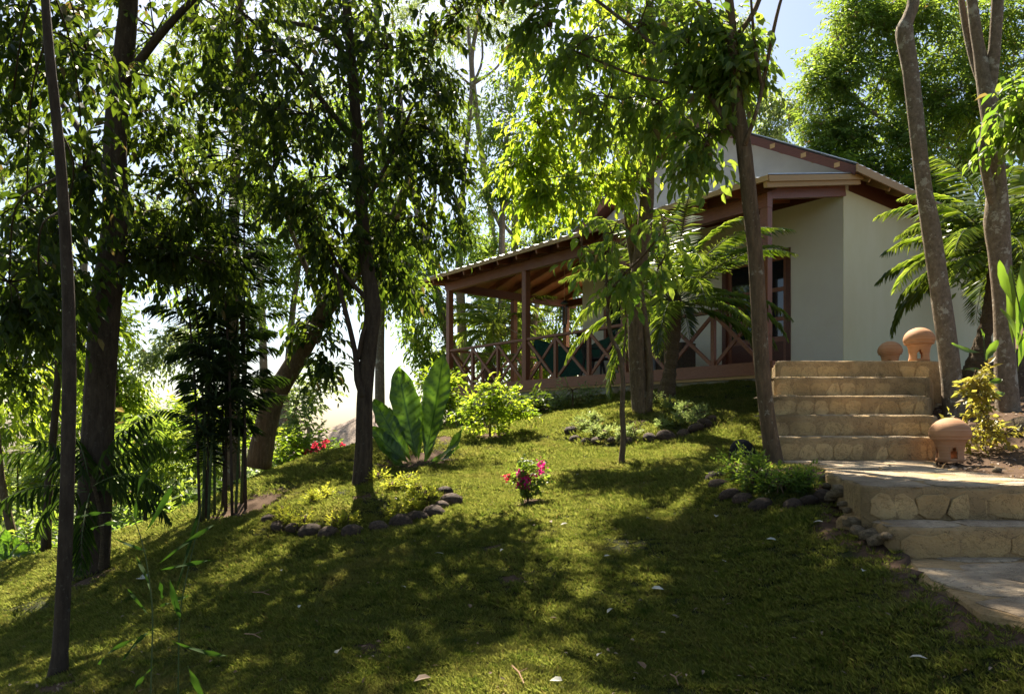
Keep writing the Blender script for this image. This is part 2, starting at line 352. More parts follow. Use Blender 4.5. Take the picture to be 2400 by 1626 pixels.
def groundm():
    m, t, N, L = mat('lawn_ground'); c = nd(t, 'ShaderNodeTexCoord').outputs['Object']
    n1 = noise(t, .9, 6, .65, c); n2 = noise(t, 7, 6, .7, c); n3 = noise(t, 55, 4, .7, c)
    g = mixc(t, ramp(t, n2, .35, .65), (.024,.034,.009), (.044,.050,.015)); g = mixc(t, ramp(t, n3, .5, .62), g, (.07,.055,.028))
    so = mixc(t, n3, (.075,.045,.028), (.13,.085,.055))
    at = nd(t, 'ShaderNodeAttribute', attribute_name='soil')
    ad = nd(t, 'ShaderNodeMath', operation='ADD'); L.new(at.outputs['Fac'], ad.inputs[0]); L.new(ramp(t, n1, .35, 1.6), ad.inputs[1])
    cc = mixc(t, ramp(t, ad.outputs[0], .45, .7), g, so)
    return finish(m, t, cc, .95, .1, bump=n3, bs=.7, bd=.02)
GROUND = groundm()

# ------------------------------------------------------------------ ground
def axis(a, b, fa, fb, step, far):
    out = list(np.arange(fa, fb + 1e-6, step)); s = step; x = fb
    while x < b: s *= 1.22; x += min(s, far); out.append(x)
    s = step; x = fa
    while x > a: s *= 1.22; x -= min(s, far); out.insert(0, x)
    return np.array(out)
ax = axis(-420, 420, -7.5, 5.5, .085, 60); ay = axis(-120, 500, .4, 13.5, .085, 60)
GX, GY = np.meshgrid(ax, ay); GZ = H(GX, GY)
nxg, nyg = len(ax), len(ay); V = np.stack([GX.ravel(), GY.ravel(), GZ.ravel()], 1)
ii = (np.arange(nyg - 1)[:, None] * nxg + np.arange(nxg - 1)[None]).ravel()
me = np_mesh('ground', V, [np.stack([ii, ii + 1, ii + nxg + 1, ii + nxg], 1)], GROUND, smooth=True)
def soil_mask(x, y):
    s = np.zeros(x.shape)
    sr = np.clip((x - (1.9 + .32 * (y - 3.4))) / .2, 0, 1) * np.clip((y - 1.0) / .5, 0, 1)     # garden soil right of the steps
    s = np.maximum(s, sr)
    s = np.maximum(s, np.clip((np.hypot(x + 2, y - 8) - 10) / 3, 0, 1) * .05)
    edge = np.full(x.shape, 9.)
    for P in (PAVE, TREAD, LAND):
        for i in range(len(P)):
            a, b = np.array(P[i]), np.array(P[(i + 1) % len(P)]); ab = b - a
            tt = np.clip(((x - a[0]) * ab[0] + (y - a[1]) * ab[1]) / (ab @ ab), 0, 1)
            edge = np.minimum(edge, np.hypot(x - a[0] - tt * ab[0], y - a[1] - tt * ab[1]))
    s = np.maximum(s, np.clip(1.3 - edge / .16, 0, 1) * .8)
    for (px, py, rr) in SPOTS:
        s = np.maximum(s, np.clip(1.25 - np.hypot((x - px), (y - py) * .8) / rr, 0, 1))
    return s
SPOTS = []
for (px, py, rr) in [(1198,1142,.16),(955,1050,.55),(560,1150,.6),(1115,990,.35),(1240,1075,.18),(205,1315,.26),(128,1560,.14),(822,1130,.12),(1765,1070,.14),(1411,1056,.07),(1456,955,.2),(1010,995,.25),(1165,1320,.10),(1120,1245,.09),(840,1470,.08),(1400,870,.15)]:
    g = G(px, py); SPOTS.append((g.x, g.y, rr))
at = me.attributes.new('soil', 'FLOAT', 'POINT'); at.data.foreach_set('value', soil_mask(GX.ravel(), GY.ravel()).astype(np.float32))
ground = link('ground', me); tag(ground, kind='structure')

# ------------------------------------------------------------------ grass
def grass():
    rg = np.random.default_rng(3)
    parts = []
    bands = [(1.5,3.2,4200),(3.2,5.0,2600),(5.0,8.0,1200),(8.0,13.5,480),(13.5,18,150)]
    for (y0, y1, dens) in bands:
        x0, x1 = -1.2 * y1 - .3, .8 * y1
        n = int((x1 - x0) * (y1 - y0) * dens); x = rg.uniform(x0, x1, n); y = rg.uniform(y0, y1, n)
        k = (x / y < .85) & (x > -9); x, y = x[k], y[k]; parts.append((x, y, np.full(len(x), {4200:.62,2600:.72,1200:.95,480:1.35,150:2.2}[dens])))
    x = np.concatenate([p[0] for p in parts]); y = np.concatenate([p[1] for p in parts]); s = np.concatenate([p[2] for p in parts])
    k = np.ones(len(x), bool)
    for P in (LAND, TREAD, PAVE, PLAT, STAIR, HOUSE): k &= ~inpoly(x, y, P)
    k &= rg.random(len(x)) > soil_mask(x, y) * 1.15
    pn = vnoise(x, y, 1.6) * .5 + vnoise(y, x + 5, 4.7) * .5
    k &= rg.random(len(x)) > np.clip((pn - .42) * 2.6, 0, .8)
    x, y, s, pn = x[k], y[k], s[k], pn[k]; z = H(x, y, False) - .003
    me = bpy.data.meshes.new('grass'); me.vertices.add(len(x)); me.vertices.foreach_set('co', np.stack([x, y, z], 1).astype(np.float32).ravel())
    a = me.attributes.new('sc', 'FLOAT', 'POINT'); a.data.foreach_set('value', (s * (.7 + .6 * rg.random(len(x))) * (1 + .25 * vnoise(x, y, 5))).astype(np.float32))
    a = me.attributes.new('ry', 'FLOAT', 'POINT'); a.data.foreach_set('value', (rg.random(len(x)) * 6.28).astype(np.float32))
    o = link('lawn_grass', me); tag(o, 'short mossy green lawn grass on the slope', kind='stuff')
    c = bpy.data.collections.new('grass_sources')
    for v in range(5):
        nb = 26; r = np.sqrt(rg.random(nb)) * .03; an = rg.random(nb) * 6.28
        P = np.stack([r * np.cos(an), r * np.sin(an), np.zeros(nb)], 1)
        D = np.stack([np.cos(an + rg.normal(0, .6, nb)) * .7, np.sin(an + rg.normal(0, .6, nb)) * .7, .45 + .7 * rg.random(nb)], 1)
        N = rg.normal(0, 1, (nb, 3)); L = .018 + .026 * rg.random(nb)
        m2 = leaf_mesh('tuft', (P, D, N, L, .0032 + .002 * rg.random(nb), rg.random(nb)), GRASS_M)
        c.objects.link(bpy.data.objects.new('tuft', m2))
    ng = bpy.data.node_groups.new('grass', 'GeometryNodeTree')
    ng.interface.new_socket('Geometry', in_out='INPUT', socket_type='NodeSocketGeometry'); ng.interface.new_socket('Geometry', in_out='OUTPUT', socket_type='NodeSocketGeometry')
    i = ng.nodes.new('NodeGroupInput'); q = ng.nodes.new('NodeGroupOutput'); iop = ng.nodes.new('GeometryNodeInstanceOnPoints')
    ci = ng.nodes.new('GeometryNodeCollectionInfo'); ci.inputs[0].default_value = c; ci.inputs['Separate Children'].default_value = True; ci.inputs['Reset Children'].default_value = True
    m2p = ng.nodes.new('GeometryNodeMeshToPoints')
    def attr(nm):
        a = ng.nodes.new('GeometryNodeInputNamedAttribute'); a.data_type = 'FLOAT'; a.inputs[0].default_value = nm; return a.outputs[0]
    cx = ng.nodes.new('ShaderNodeCombineXYZ'); ng.links.new(attr('ry'), cx.inputs[2])
    L = ng.links; L.new(i.outputs[0], m2p.inputs[0]); L.new(m2p.outputs[0], iop.inputs['Points']); L.new(ci.outputs[0], iop.inputs['Instance'])
    iop.inputs['Pick Instance'].default_value = True
    L.new(cx.outputs[0], iop.inputs['Rotation']); L.new(attr('sc'), iop.inputs['Scale']); L.new(iop.outputs[0], q.inputs[0])
    md = o.modifiers.new('grass', 'NODES'); md.node_group = ng
    print('grass tufts', len(x))
grass()

# ------------------------------------------------------------------ stone pieces
def clip(poly, px, py, nx, ny):
    out = []
    for i in range(len(poly)):
        a, b = poly[i], poly[(i + 1) % len(poly)]; da = (a[0] - px) * nx + (a[1] - py) * ny; db = (b[0] - px) * nx + (b[1] - py) * ny
        if da <= 0: out.append(a)
        if (da < 0 < db) or (db < 0 < da):
            t = da / (da - db); out.append((a[0] + (b[0] - a[0]) * t, a[1] + (b[1] - a[1]) * t))
    return out
def cells(rect, cw, chh, rg, gap=.012, outline=None, skip=0):
    x0, x1, y0, y1 = rect; nx = max(1, round((x1 - x0) / cw)); ny = max(1, round((y1 - y0) / chh)); S = []
    for j in range(ny):
        off = rg.uniform(-.4, .4)
        for i in range(nx + 1): S.append((x0 + (i + .5 + off * .8 + rg.uniform(-.36, .36)) * (x1 - x0) / nx, y0 + (j + .5 + rg.uniform(-.33, .33)) * (y1 - y0) / ny))
    res = []
    for s in S:
        if skip and rg.random() < skip: continue
        if outline and not inpoly([s[0]], [s[1]], outline)[0]: continue
        p = [(x0, y0), (x1, y0), (x1, y1), (x0, y1)]
        for q in S:
            if q is s: continue
            dx, dy = q[0] - s[0], q[1] - s[1]; p = clip(p, s[0] + dx / 2, s[1] + dy / 2, dx, dy)
            if len(p) < 3: break
        if len(p) < 3: continue
        if outline:          # convex-ish outline: clip by the polygon's near edges
            for i in range(len(outline)):
                a, b = outline[i], outline[(i + 1) % len(outline)]; ex, ey = b[0] - a[0], b[1] - a[1]
                t = ((s[0] - a[0]) * ex + (s[1] - a[1]) * ey) / (ex * ex + ey * ey)
                if -.2 < t < 1.2:
                    nxx, nyy = ey, -ex
                    if (s[0] - a[0]) * nxx + (s[1] - a[1]) * nyy > 0: nxx, nyy = -nxx, -nyy
                    p = clip(p, a[0], a[1], nxx, nyy)
                    if len(p) < 3: break
            if len(p) < 3: continue
        cx = sum(a[0] for a in p) / len(p); cy = sum(a[1] for a in p) / len(p)
        rr = min(math.hypot(a[0] - cx, a[1] - cy) for a in p)
        if rr < gap * 2: continue
        q2 = []
        for i in range(len(p)):
            a, b = p[i], p[(i + 1) % len(p)]
            l = math.hypot(b[0] - a[0], b[1] - a[1])
            if l < .02: q2.append(a); continue
            for u in ((.22, .5, .78) if l > .08 else (.5,)):
                q2.append((a[0] + (b[0] - a[0]) * u + rg.uniform(-.04, .04) * l, a[1] + (b[1] - a[1]) * u + rg.uniform(-.04, .04) * l))
        q3 = []
        for a in q2:
            l = math.hypot(a[0] - cx, a[1] - cy); f = max(.2, 1 - gap / max(l, .001)); q3.append((cx + (a[0] - cx) * f, cy + (a[1] - cy) * f))
        if len(q3) >= 3: res.append(q3)
    return res
def stone_piece(name, poly, fn, th, mt, parent, rg, dome=.004):
    """poly in (u,v); fn(u,v,h) to world; h outwards"""
    n = len(poly); cx = sum(a[0] for a in poly) / n; cy = sum(a[1] for a in poly) / n; m = MB(); dome = min(dome, .0015)
    tilt = (rg.uniform(-.02, .02), rg.uniform(-.02, .02))
    hh = lambda a, b: th + (a - cx) * tilt[0] + (b - cy) * tilt[1]
    inner = [(cx + (a - cx) * .94, cy + (b - cy) * .94) for a, b in poly]
    vs = [fn(a, b, -.004) for a, b in poly] + [fn(a, b, hh(a, b) * .55) for a, b in poly] + [fn(a, b, hh(a, b)) for a, b in inner] + [fn(cx, cy, th + dome)]
    fs = []
    for i in range(n):
        j = (i + 1) % n; fs += [(i, j, n + j, n + i), (n + i, n + j, 2 * n + j, 2 * n + i), (2 * n + i, 2 * n + j, 3 * n)]
    m.add(vs, fs); return m.build(name, mt, parent, smooth=False)
def slab(poly, ztop, zbot, rg=None, wob=.012, sub=.12):
    """vertical-sided slab with an uneven edge"""
    P = []
    for i in range(len(poly)):
        a, b = poly[i], poly[(i + 1) % len(poly)]; l = math.hypot(b[0] - a[0], b[1] - a[1]); k = max(1, int(l / sub))
        for q in range(k):
            t = q / k; P.append((a[0] + (b[0] - a[0]) * t + (rg.uniform(-wob, wob) if rg else 0), a[1] + (b[1] - a[1]) * t + (rg.uniform(-wob, wob) if rg else 0)))
    n = len(P); cx = sum(p[0] for p in P) / n; cy = sum(p[1] for p in P) / n; vs = []
    for lev in range(4):
        z = [zbot, ztop - .03, ztop - .008, ztop][lev]
        for i, p in enumerate(P):
            off = [rg.uniform(-.01, .02) if rg else 0, .006, 0, -.018][lev]; l = math.hypot(p[0] - cx, p[1] - cy) + 1e-6
            zz = z + (rg.uniform(-.006, .006) if rg and lev else 0)
            vs.append((p[0] + (p[0] - cx) / l * (off + (rg.uniform(-.007, .007) if rg else 0)), p[1] + (p[1] - cy) / l * (off + (rg.uniform(-.007, .007) if rg else 0)), zz))
    fs = [(l * n + i, l * n + (i + 1) % n, (l + 1) * n + (i + 1) % n, (l + 1) * n + i) for l in range(3) for i in range(n)]
    fs.append(tuple(3 * n + i for i in range(n))); fs.append(tuple(range(n))[::-1])
    m = MB(); m.add(vs, fs); return m
def staircase():
    rg = random.Random(11)
    st = thing('stone_staircase', 'wide upper flight of honey limestone steps leading up to the veranda', 'stairs', (2.9, 6.0, -.285))
    L_ = [(6.0, -.089, 1822, 2190), (6.5, .104, 1808, 2183), (7.0, .30, 1804, 2170), (7.5, .517, 1815, 2176), (8.0, .73, 1820, 2182)]
    for k, (d, z, xa, xb) in enumerate(L_):
        a = (xa - 1200) / 1684 * d; b = (xb - 1200) / 1684 * d
        zb = (L_[k - 1][1] if k else -.285) - .25
        dd = d + (.62 if k < 4 else .2)
        body = slab([(a, d), (b, d), (b + .42, dd), (a + .25, dd)], z, zb, rg, .006, .16).build('step', MORTAR, st, True)
        zf = (L_[k - 1][1] if k else -.285)
        for c in cells((a + .015, b - .015, zf + .004, z - rg.uniform(.025, .06)), rg.uniform(.15, .24), .14, rg, .007, None, .08):
            stone_piece('stone', c, lambda u, v, h, d=d: (u, d - h - .001, v), .006, STONE, body, rg)
        for c in cells((d + .01, dd - .02, a + .02, b), .26, .3, rg, .012):
            stone_piece('stone', c, lambda u, v, h, z=z: (v + (u - 6) * 0.0, u, z + h + .001), .005, PAVESTONE, body, rg)
    pl = slab(PLAT, .728, -.3, rg).build('platform', MORTAR, st, True)
staircase()
def lower_steps():
    rg = random.Random(5)
    st = thing('stone_landing', 'broad sun-flecked stone landing with two low steps below the upper flight', 'stairs', (2.2, 4.2, -.5))
    body = slab(LAND, -.285, -.85, rg, .02).build('landing', MORTAR, st, True)
    xs = [p[0] for p in LAND]; ys = [p[1] for p in LAND]
    for c in cells((min(xs), max(xs), min(ys), max(ys)), .36, .34, rg, .010, LAND):
        stone_piece('stone', c, lambda u, v, h: (u, v, -.2845 + h), .005, PAVESTONE, body, rg, .002)
    a = LAND[0]
    for c in cells((a[0] + .03, 3.15, -.436, -.315), .19, .13, rg, .003, None, .1):
        stone_piece('stone', c, lambda u, v, h: (u, a[1] - h - .004, v), .006, STONE, body, rg)
    b2 = slab(TREAD, -.44, -.95, rg, .015).build('step', MORTAR, st, True)
    b = TREAD[0]
    for c in cells((b[0] + .03, 3.3, -.566, -.465), .2, .13, rg, .003, None, .1):
        stone_piece('stone', c, lambda u, v, h: (u, b[1] - h - .005, v), .006, STONE, b2, rg)
    for c in cells((1.66, 3.3, b[1] + .02, a[1] - .02), .3, .3, rg, .010):
        stone_piece('stone', c, lambda u, v, h: (u, v, -.4395 + h), .004, PAVESTONE, b2, rg, .002)
    # rubble along the left flank
    for (P, zt, cnt) in ((LAND, -.32, 17), (TREAD, -.47, 5)):
        for i in range(cnt):
            if P is LAND: t = i / cnt; seg = [P[0], P[1], P[2], (2.3, 5.9)]; q = t * 3; k = min(2, int(q)); f = q - k; p = (seg[k][0] + (seg[k + 1][0] - seg[k][0]) * f, seg[k][1] + (seg[k + 1][1] - seg[k][1]) * f)
            else: f = i / cnt; p = (P[0][0] + (P[1][0] - P[0][0]) * f, P[0][1] + (P[1][1] - P[0][1]) * f)
            m = rockmesh('stone', RUBBLE, 200 + i % 9, 1)
            o = link('stone', m, body if P is LAND else b2)
            s = rg.uniform(.022, .05); o.scale = (s * 1.4, s, s * .75); o.rotation_euler = (rg.uniform(-.3, .3), rg.uniform(-.3, .3), rg.uniform(0, 6))
            g = h1(p[0] - .05, p[1]); o.location = (p[0] - .03, p[1] - .01, rg.uniform(min(g + .01, zt), zt))
    pv = slab(PAVE, -.57, -1.0, rg, .015).build('stone_path', MORTAR); tag(pv, kind='structure')
    xs = [p[0] for p in PAVE]; ys = [p[1] for p in PAVE]
    for c in cells((min(xs), max(xs), min(ys), max(ys)), .42, .4, rg, .012, PAVE):
        stone_piece('stone', c, lambda u, v, h: (u, v, -.5695 + h), .006, PAVESTONE, pv, rg, .003)
_rm = {}
def rockmesh(name, mt, seed, sub=2, amp=.16):
    key = (mt.name, seed, sub)
    if key in _rm: return _rm[key]
    bm = bmesh.new(); bmesh.ops.create_icosphere(bm, subdivisions=sub, radius=1); rg = random.Random(seed)
    ks = [(Vector((rg.gauss(0, 1), rg.gauss(0, 1), rg.gauss(0, 1))).normalized(), rg.uniform(1.2, 3.2), rg.random() * 6) for _ in range(6)]
    for v in bm.verts:
        d = sum(math.sin(v.co.dot(k) * f + p) for k, f, p in ks) / 6; v.co *= 1 + amp * d * 1.6
        if v.co.z < -.4: v.co.z = -.4 + (v.co.z + .4) * .4
    me = bpy.data.meshes.new(name); bm.to_mesh(me); bm.free(); me.materials.append(mt)
    me.polygons.foreach_set('use_smooth', [True] * len(me.polygons)); _rm[key] = me; return me
lower_steps()

# ------------------------------------------------------------------ house
def house():
    rg = random.Random(2)
    hs = thing('garden_house', 'cream house with zinc gable roof and a red-brown timber veranda', 'house', (5.93, 12.87, 0), None, HA)
    B = lambda nm, m, mt, par=hs, **k: m.build(nm, mt, par, local=True, **k)
    ap, az, e1, e2, ez = -3.325, 6.62, .45, -7.1, 4.47
    zr = lambda x: az - abs(x - ap) * (az - ez) / (e1 - ap)
    # walls; front wall with door and window openings, gable above
    def wallpiece(nm, pts, mt, th=.2, y=0):
        m = MB(); n = len(pts); m.add([(x, y, z) for x, z in pts] + [(x, y + th, z) for x, z in pts], [tuple(range(n)), tuple(range(n, 2 * n))[::-1]] + [(i, (i + 1) % n, n + (i + 1) % n, n + i) for i in range(n)])
        return B(nm, m, mt)
    DX0, DX1, DZ = -2.5, -1.04, 3.39; WX0, WX1, WZ0, WZ1 = -5.9, -4.7, 1.75, 3.25
    m = MB()
    for (a, b, c, d) in [(DX1, 0, .3, 4.26), (DX0, DX1, DZ, 4.26), (WX1, DX0, .3, 4.26), (WX0, WX1, .3, WZ0), (WX0, WX1, WZ1, 4.26), (-6.65, WX0, .3, 4.26)]:
        m.box(a, b, 0, .2, c, d)
    B('front_wall', m, STUCCO)
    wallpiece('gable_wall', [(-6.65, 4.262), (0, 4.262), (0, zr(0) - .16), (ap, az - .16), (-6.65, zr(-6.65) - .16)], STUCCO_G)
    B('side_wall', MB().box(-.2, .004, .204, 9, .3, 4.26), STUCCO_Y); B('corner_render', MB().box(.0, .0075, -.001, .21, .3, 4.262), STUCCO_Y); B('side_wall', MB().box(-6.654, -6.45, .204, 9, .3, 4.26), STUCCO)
    B('rear_wall', MB().box(-6.45, -.2, 8.8, 9, .3, 4.26), STUCCO)
    # main roof sheets
    def sheet(nm, p00, p10, p01, p11, pitch, amp, nacross, mt=ZINC, th=.012):
        """ribs run from edge 0 to edge 1 (p00->p01)"""
        A, Bq, C, D = map(Vector, (p00, p10, p01, p11)); nn = (Bq - A).cross(C - A).normalized()
        if nn.z < 0: nn = -nn
        m = MB(); vs = []; N = nacross * 4
        for i in range(N + 1):
            t = i / N; ph = i % 4; h = amp if ph in (0, 1) else 0; tt = (i - (.35 if ph == 2 else 0)) / N
            tt = min(max(tt, 0), 1)
            for u in (0, 1):
                p = (A.lerp(Bq, tt)).lerp(C.lerp(D, tt), u) + nn * h; vs += [p, p - nn * th]
        fs = []
        for i in range(N):
            a = i * 4; b = a + 4; fs += [(a, b, b + 2, a + 2), (a + 1, a + 3, b + 3, b + 1), (a, a + 1, b + 1, b), (a + 2, b + 2, b + 3, a + 3)]
        fs += [(0, 2, 3, 1), (N * 4, N * 4 + 1, N * 4 + 3, N * 4 + 2)]
        m.add(vs, fs); return B(nm, m, mt)
    y0, y1 = -.45, 9.5
    sheet('roof', (e1, y0, ez), (e1, y1, ez), (ap, y0, az), (ap, y1, az), .25, .03, 40)
    sheet('roof', (e2, y0, ez), (e2, y1, ez), (ap, y0, az), (ap, y1, az), .25, .03, 40)
    B('ridge_cap', MB().add([(ap - .2, y0, az - .06), (ap, y0, az + .06), (ap + .2, y0, az - .06), (ap - .2, y1, az - .06), (ap, y1, az + .06), (ap + .2, y1, az - .06)], [(0,1,4,3),(1,2,5,4)]), ZINC)
    # rake rafters + purlin ends, eave rafters and blocking
    for (ex, s) in ((e1, 1), (e2, -1)):
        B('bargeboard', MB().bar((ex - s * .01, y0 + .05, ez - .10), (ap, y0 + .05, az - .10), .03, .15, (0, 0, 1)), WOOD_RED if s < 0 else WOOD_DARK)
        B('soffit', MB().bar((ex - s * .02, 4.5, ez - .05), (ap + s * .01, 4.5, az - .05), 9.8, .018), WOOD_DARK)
        for k in range(6):
            x = ex - s * (.35 + k * .62); B('purlin', MB().box(x - .05, x + .05, y0 + .03, .0, zr(x) - .145, zr(x) - .065), WOOD_TAN if s > 0 else WOOD_RED)
        k = 0; y = .12
        while y < 9:
            xo = ex - s * .02; xi = -.12 if s > 0 else -6.55
            B('rafter', MB().bar((xo, y, zr(xo) - .13), (xi, y, zr(xi) - .13), .05, .13), WOOD_TAN); y += .78
        B('fascia', MB().box(min(ex, ex + s * .025), max(ex, ex + s * .025), y0, y1, ez - .13, ez + .0), WOOD_TAN)
    B('wall_plate', MB().box(-.12, .0, .21, 9, 4.262, 4.56), WOOD_DARK)
    # porch roof
    YE, ZE, ZT, XL, XR = -2.97, 3.76, 4.43, -9.45, .35
    zp = lambda y: ZE + (y - YE) / (0 - YE) * (ZT - ZE)
    sheet('porch_roof', (XL, YE, ZE), (XR, YE, ZE), (-6.65, -.02, ZT), (XR, -.02, ZT), .25, .025, 34)
    sheet('porch_roof', (XL, YE, ZE), (XL, 2.1, ZE), (-6.66, -.02, ZT), (-6.66, 2.1, ZT), .25, .025, 17)
    m = MB(); m.add([(XL + .03, YE + .03, ZE - .02), (XR - .03, YE + .03, ZE - .02), (XR - .03, -.01, ZT - .02), (-6.65, -.01, ZT - .02)] + [(XL + .03, YE + .03, ZE - .035), (XR - .03, YE + .03, ZE - .035), (XR - .03, -.01, ZT - .035), (-6.65, -.01, ZT - .035)], [(0,1,2,3),(7,6,5,4),(0,4,5,1),(1,5,6,2),(2,6,7,3),(3,7,4,0)])
    B('porch_ceiling', m, WOOD_SOFFIT)
    m = MB(); m.add([(XL + .03, YE + .05, ZE - .022), (-6.67, 0, ZT - .022), (-6.67, 2.05, ZT - .022), (XL + .03, 2.05, ZE - .022)] + [(XL + .03, YE + .05, ZE - .037), (-6.67, 0, ZT - .037), (-6.67, 2.05, ZT - .037), (XL + .03, 2.05, ZE - .037)], [(0,1,2,3),(7,6,5,4),(0,4,5,1),(1,5,6,2),(2,6,7,3),(3,7,4,0)])
    B('porch_ceiling', m, WOOD_SOFFIT)
    B('fascia', MB().box(XL, XR, YE - .025, YE, ZE - .085, ZE - .004), WOOD_TAN)
    B('fascia', MB().box(XL - .025, XL, YE, 2.1, ZE - .085, ZE - .004), WOOD_TAN)
    B('fascia', MB().bar((XR + .0, YE, ZE - .05), (XR + .0, 0, ZT - .05), .03, .09), WOOD_TAN)
    x = XR - .06
    while x > XL + .2:
        yi = -.02 if x > -6.65 else YE * (x - XL) / (-6.65 - XL) * 1.0 + 0
        if x <= -6.65: yi = YE + (x - XL) / (-6.65 - XL) * (0 - YE)
        if yi - YE > .3:
            big = x > XR - .1
            B('rafter', MB().bar((x, YE + .01, ZE - .105), (x, yi, zp(yi) - .105), .05 if not big else .06, .13), WOOD_RED if not big else WOOD_TAN)
            if x > XL + .5: B('blocking', MB().box(x - .62, x - .03, YE + .36, YE + .385, ZE - .11, ZE + .06), WOOD_DARK)
        x -= .66
    y = YE + .7
    while y < 2.0:
        xi = -6.67 if y > 0 else XL + (y - YE) / (0 - YE) * (-6.65 - XL)
        zz = lambda q: ZE + (q - XL) / (-6.65 - XL) * (ZT - ZE)
        B('rafter', MB().bar((XL + .01, y, ZE - .105), (xi, y, zz(xi) - .105), .05, .13), WOOD_RED); y += .66
    B('hip_rafter', MB().bar((XL + .02, YE + .02, ZE - .12), (-6.66, -.02, ZT - .12), .06, .15), WOOD_RED)
    PY = -2.47
    B('beam', MB().box(-9.02, .07, PY - .07, PY + .07, 3.44, 3.65), WOOD_RED)
    B('beam', MB().box(-9.01, -8.85, PY + .072, 1.9, 3.45, 3.64), WOOD_DARK)
    B('beam', MB().box(-8.848, -6.66, 1.5, 1.64, 3.45, 3.64), WOOD_DARK)
    B('end_beam', MB().bar((-.0, PY + .08, 3.72), (-.0, -.01, 4.24), .10, .24), WOOD_RED)
    B('frieze_board', MB().box(-6.62, -.02, -.03, -.002, 4.18, 4.41), WOOD_DARK)
    DZT = 1.02
    posts = [(0, PY), (-2.95, PY), (-5.9, PY), (-8.93, PY), (-8.93, -.37), (-8.93, 1.57)]
    for (px, py) in posts: B('post', MB().box(px - .07, px + .07, py - .068, py + .068, DZT - .01, 3.438), WOOD_RED, bevel=.006)
    B('post', MB().box(-.06, .06, PY - .066, PY + .066, 3.652, 3.70), WOOD_RED)
    # deck
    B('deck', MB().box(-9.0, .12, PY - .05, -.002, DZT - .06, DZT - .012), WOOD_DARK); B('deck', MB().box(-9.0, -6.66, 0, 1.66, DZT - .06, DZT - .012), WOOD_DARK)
    B('skirting_board', MB().box(-9.03, .14, PY - .09, PY - .052, DZT - .20, DZT + .005), WOOD_RED); B('skirting_board', MB().box(.1405, .17, PY - .09, -.3, DZT - .20, DZT + .005), WOOD_RED)
    B('skirting_board', MB().box(-9.07, -9.032, PY - .09, 1.7, DZT - .20, DZT + .005), WOOD_RED)
    B('skirting_strip', MB().box(-9.0, .12, PY - .07, PY - .03, DZT - .25, DZT - .203), WOOD_TAN)
    pln = B('plinth', MB().box(-9.0, .1, PY - .03, PY + .1, -.8, DZT - .255).box(-9.0, -8.9, PY + .1, 1.6, -.8, DZT - .255), CONCRETE)
    M = Matrix.Translation((5.93, 12.87, 0)) @ Matrix.Rotation(HA, 4, 'Z')
    for c in cells((-3.3, .08, .2, DZT - .27), .3, .22, rg, .01):
        stone_piece('stone', c, lambda u, v, h: M @ Vector((u, PY - .032 - h, v)), .012, RUBBLE, pln, rg)
    # railings
    def rail(a, b, cuts):
        ra = MB(); ax_, ay_ = a; bx, by = b; L = math.hypot(bx - ax_, by - ay_); dx, dy = (bx - ax_) / L, (by - ay_) / L
        P = lambda s, z, o=0: (ax_ + dx * s - dy * o, ay_ + dy * s + dx * o, z)
        top = ra.bar(P(.07, 1.93), P(L - .07, 1.93), .10, .055).build('railing', WOOD_RED, hs, local=True, bevel=.005)
        cs = [.07] + cuts + [L - .07]
        for c in cuts: MB().bar(P(c, DZT), P(c, 1.90), .07, .07, (dx, dy, 0)).build('baluster', WOOD_RED, top, local=True)
        for i in range(len(cs) - 1):
            s0, s1 = cs[i] + .035, cs[i + 1] - .035
            MB().bar(P(s0, DZT + .03, .018), P(s1, 1.86, .018), .034, .06, (-dy, dx, 0)).build('cross_brace', WOOD_RED, top, local=True) if False else None
            for (z0, z1, o) in ((DZT + .03, 1.87, .018), (1.87, DZT + .03, -.018)):
                q0 = Vector(P(s0, z0, o)); q1 = Vector(P(s1, z1, o)); up = Vector((-dy, dx, 0))
                MB().bar(q0, q1, .06, .034, up).build('cross_brace', WOOD_RED, top, local=True)
    rail((0, PY), (-2.95, PY), [.98, 1.97]); rail((-2.95, PY), (-5.9, PY), [.98, 1.97]); rail((-5.9, PY), (-8.93, PY), [1.01, 2.02])
    rail((-8.93, PY), (-8.93, -.37), [1.05]); rail((-8.93, -.37), (-8.93, 1.57), [.97]); rail((-8.93, 1.57), (-6.66, 1.57), [1.1])
    # doors
    for k, (a, b) in enumerate(((DX0 + .06, (DX0 + DX1) / 2 - .003), ((DX0 + DX1) / 2 + .003, DX1 - .06))):
        z0, z1 = 1.03, DZ - .07; m = MB(); y0_, y1_ = .05, .095
        m.box(a, a + .09, y0_, y1_, z0, z1).box(b - .09, b, y0_, y1_, z0, z1)
        zs = [z0, z0 + .12, z0 + .62, z0 + .72, 2.05, 2.13, 2.62, 2.70, z1 - .10, z1]
        for i in (0, 2, 4, 6, 8): m.box(a + .09, b - .09, y0_ + .002, y1_ - .002, zs[i], zs[i + 1] if i != 2 else zs[3])
        d = m.build('door', WOOD_RED, hs, local=True)
        MB().box(a + .09, b - .09, .062, .082, zs[1], zs[2]).build('door_panel', WOOD_DARK, d, local=True)
        for i in (3, 5, 7): MB().box(a + .09, b - .09, .068, .076, zs[i], zs[i + 1]).build('pane', GLASS, d, local=True)
        hx = b - .045 if k == 0 else a + .045
        MB().bar((hx, .0, 2.02), (hx, .05, 2.02), .02, .02).bar((hx - .04, -.005, 2.02), (hx + .07, -.005, 2.02), .018, .018).build('handle', METALD, d, local=True)
    B('door_frame', MB().box(DX0 - .03, DX0 + .058, -.02, .12, DZT, DZ + .02).box(DX1 - .058, DX1 + .03, -.02, .12, DZT, DZ + .02).box(DX0 + .058, DX1 - .058, -.02, .12, DZ - .07, DZ + .02), WOOD_DARK)
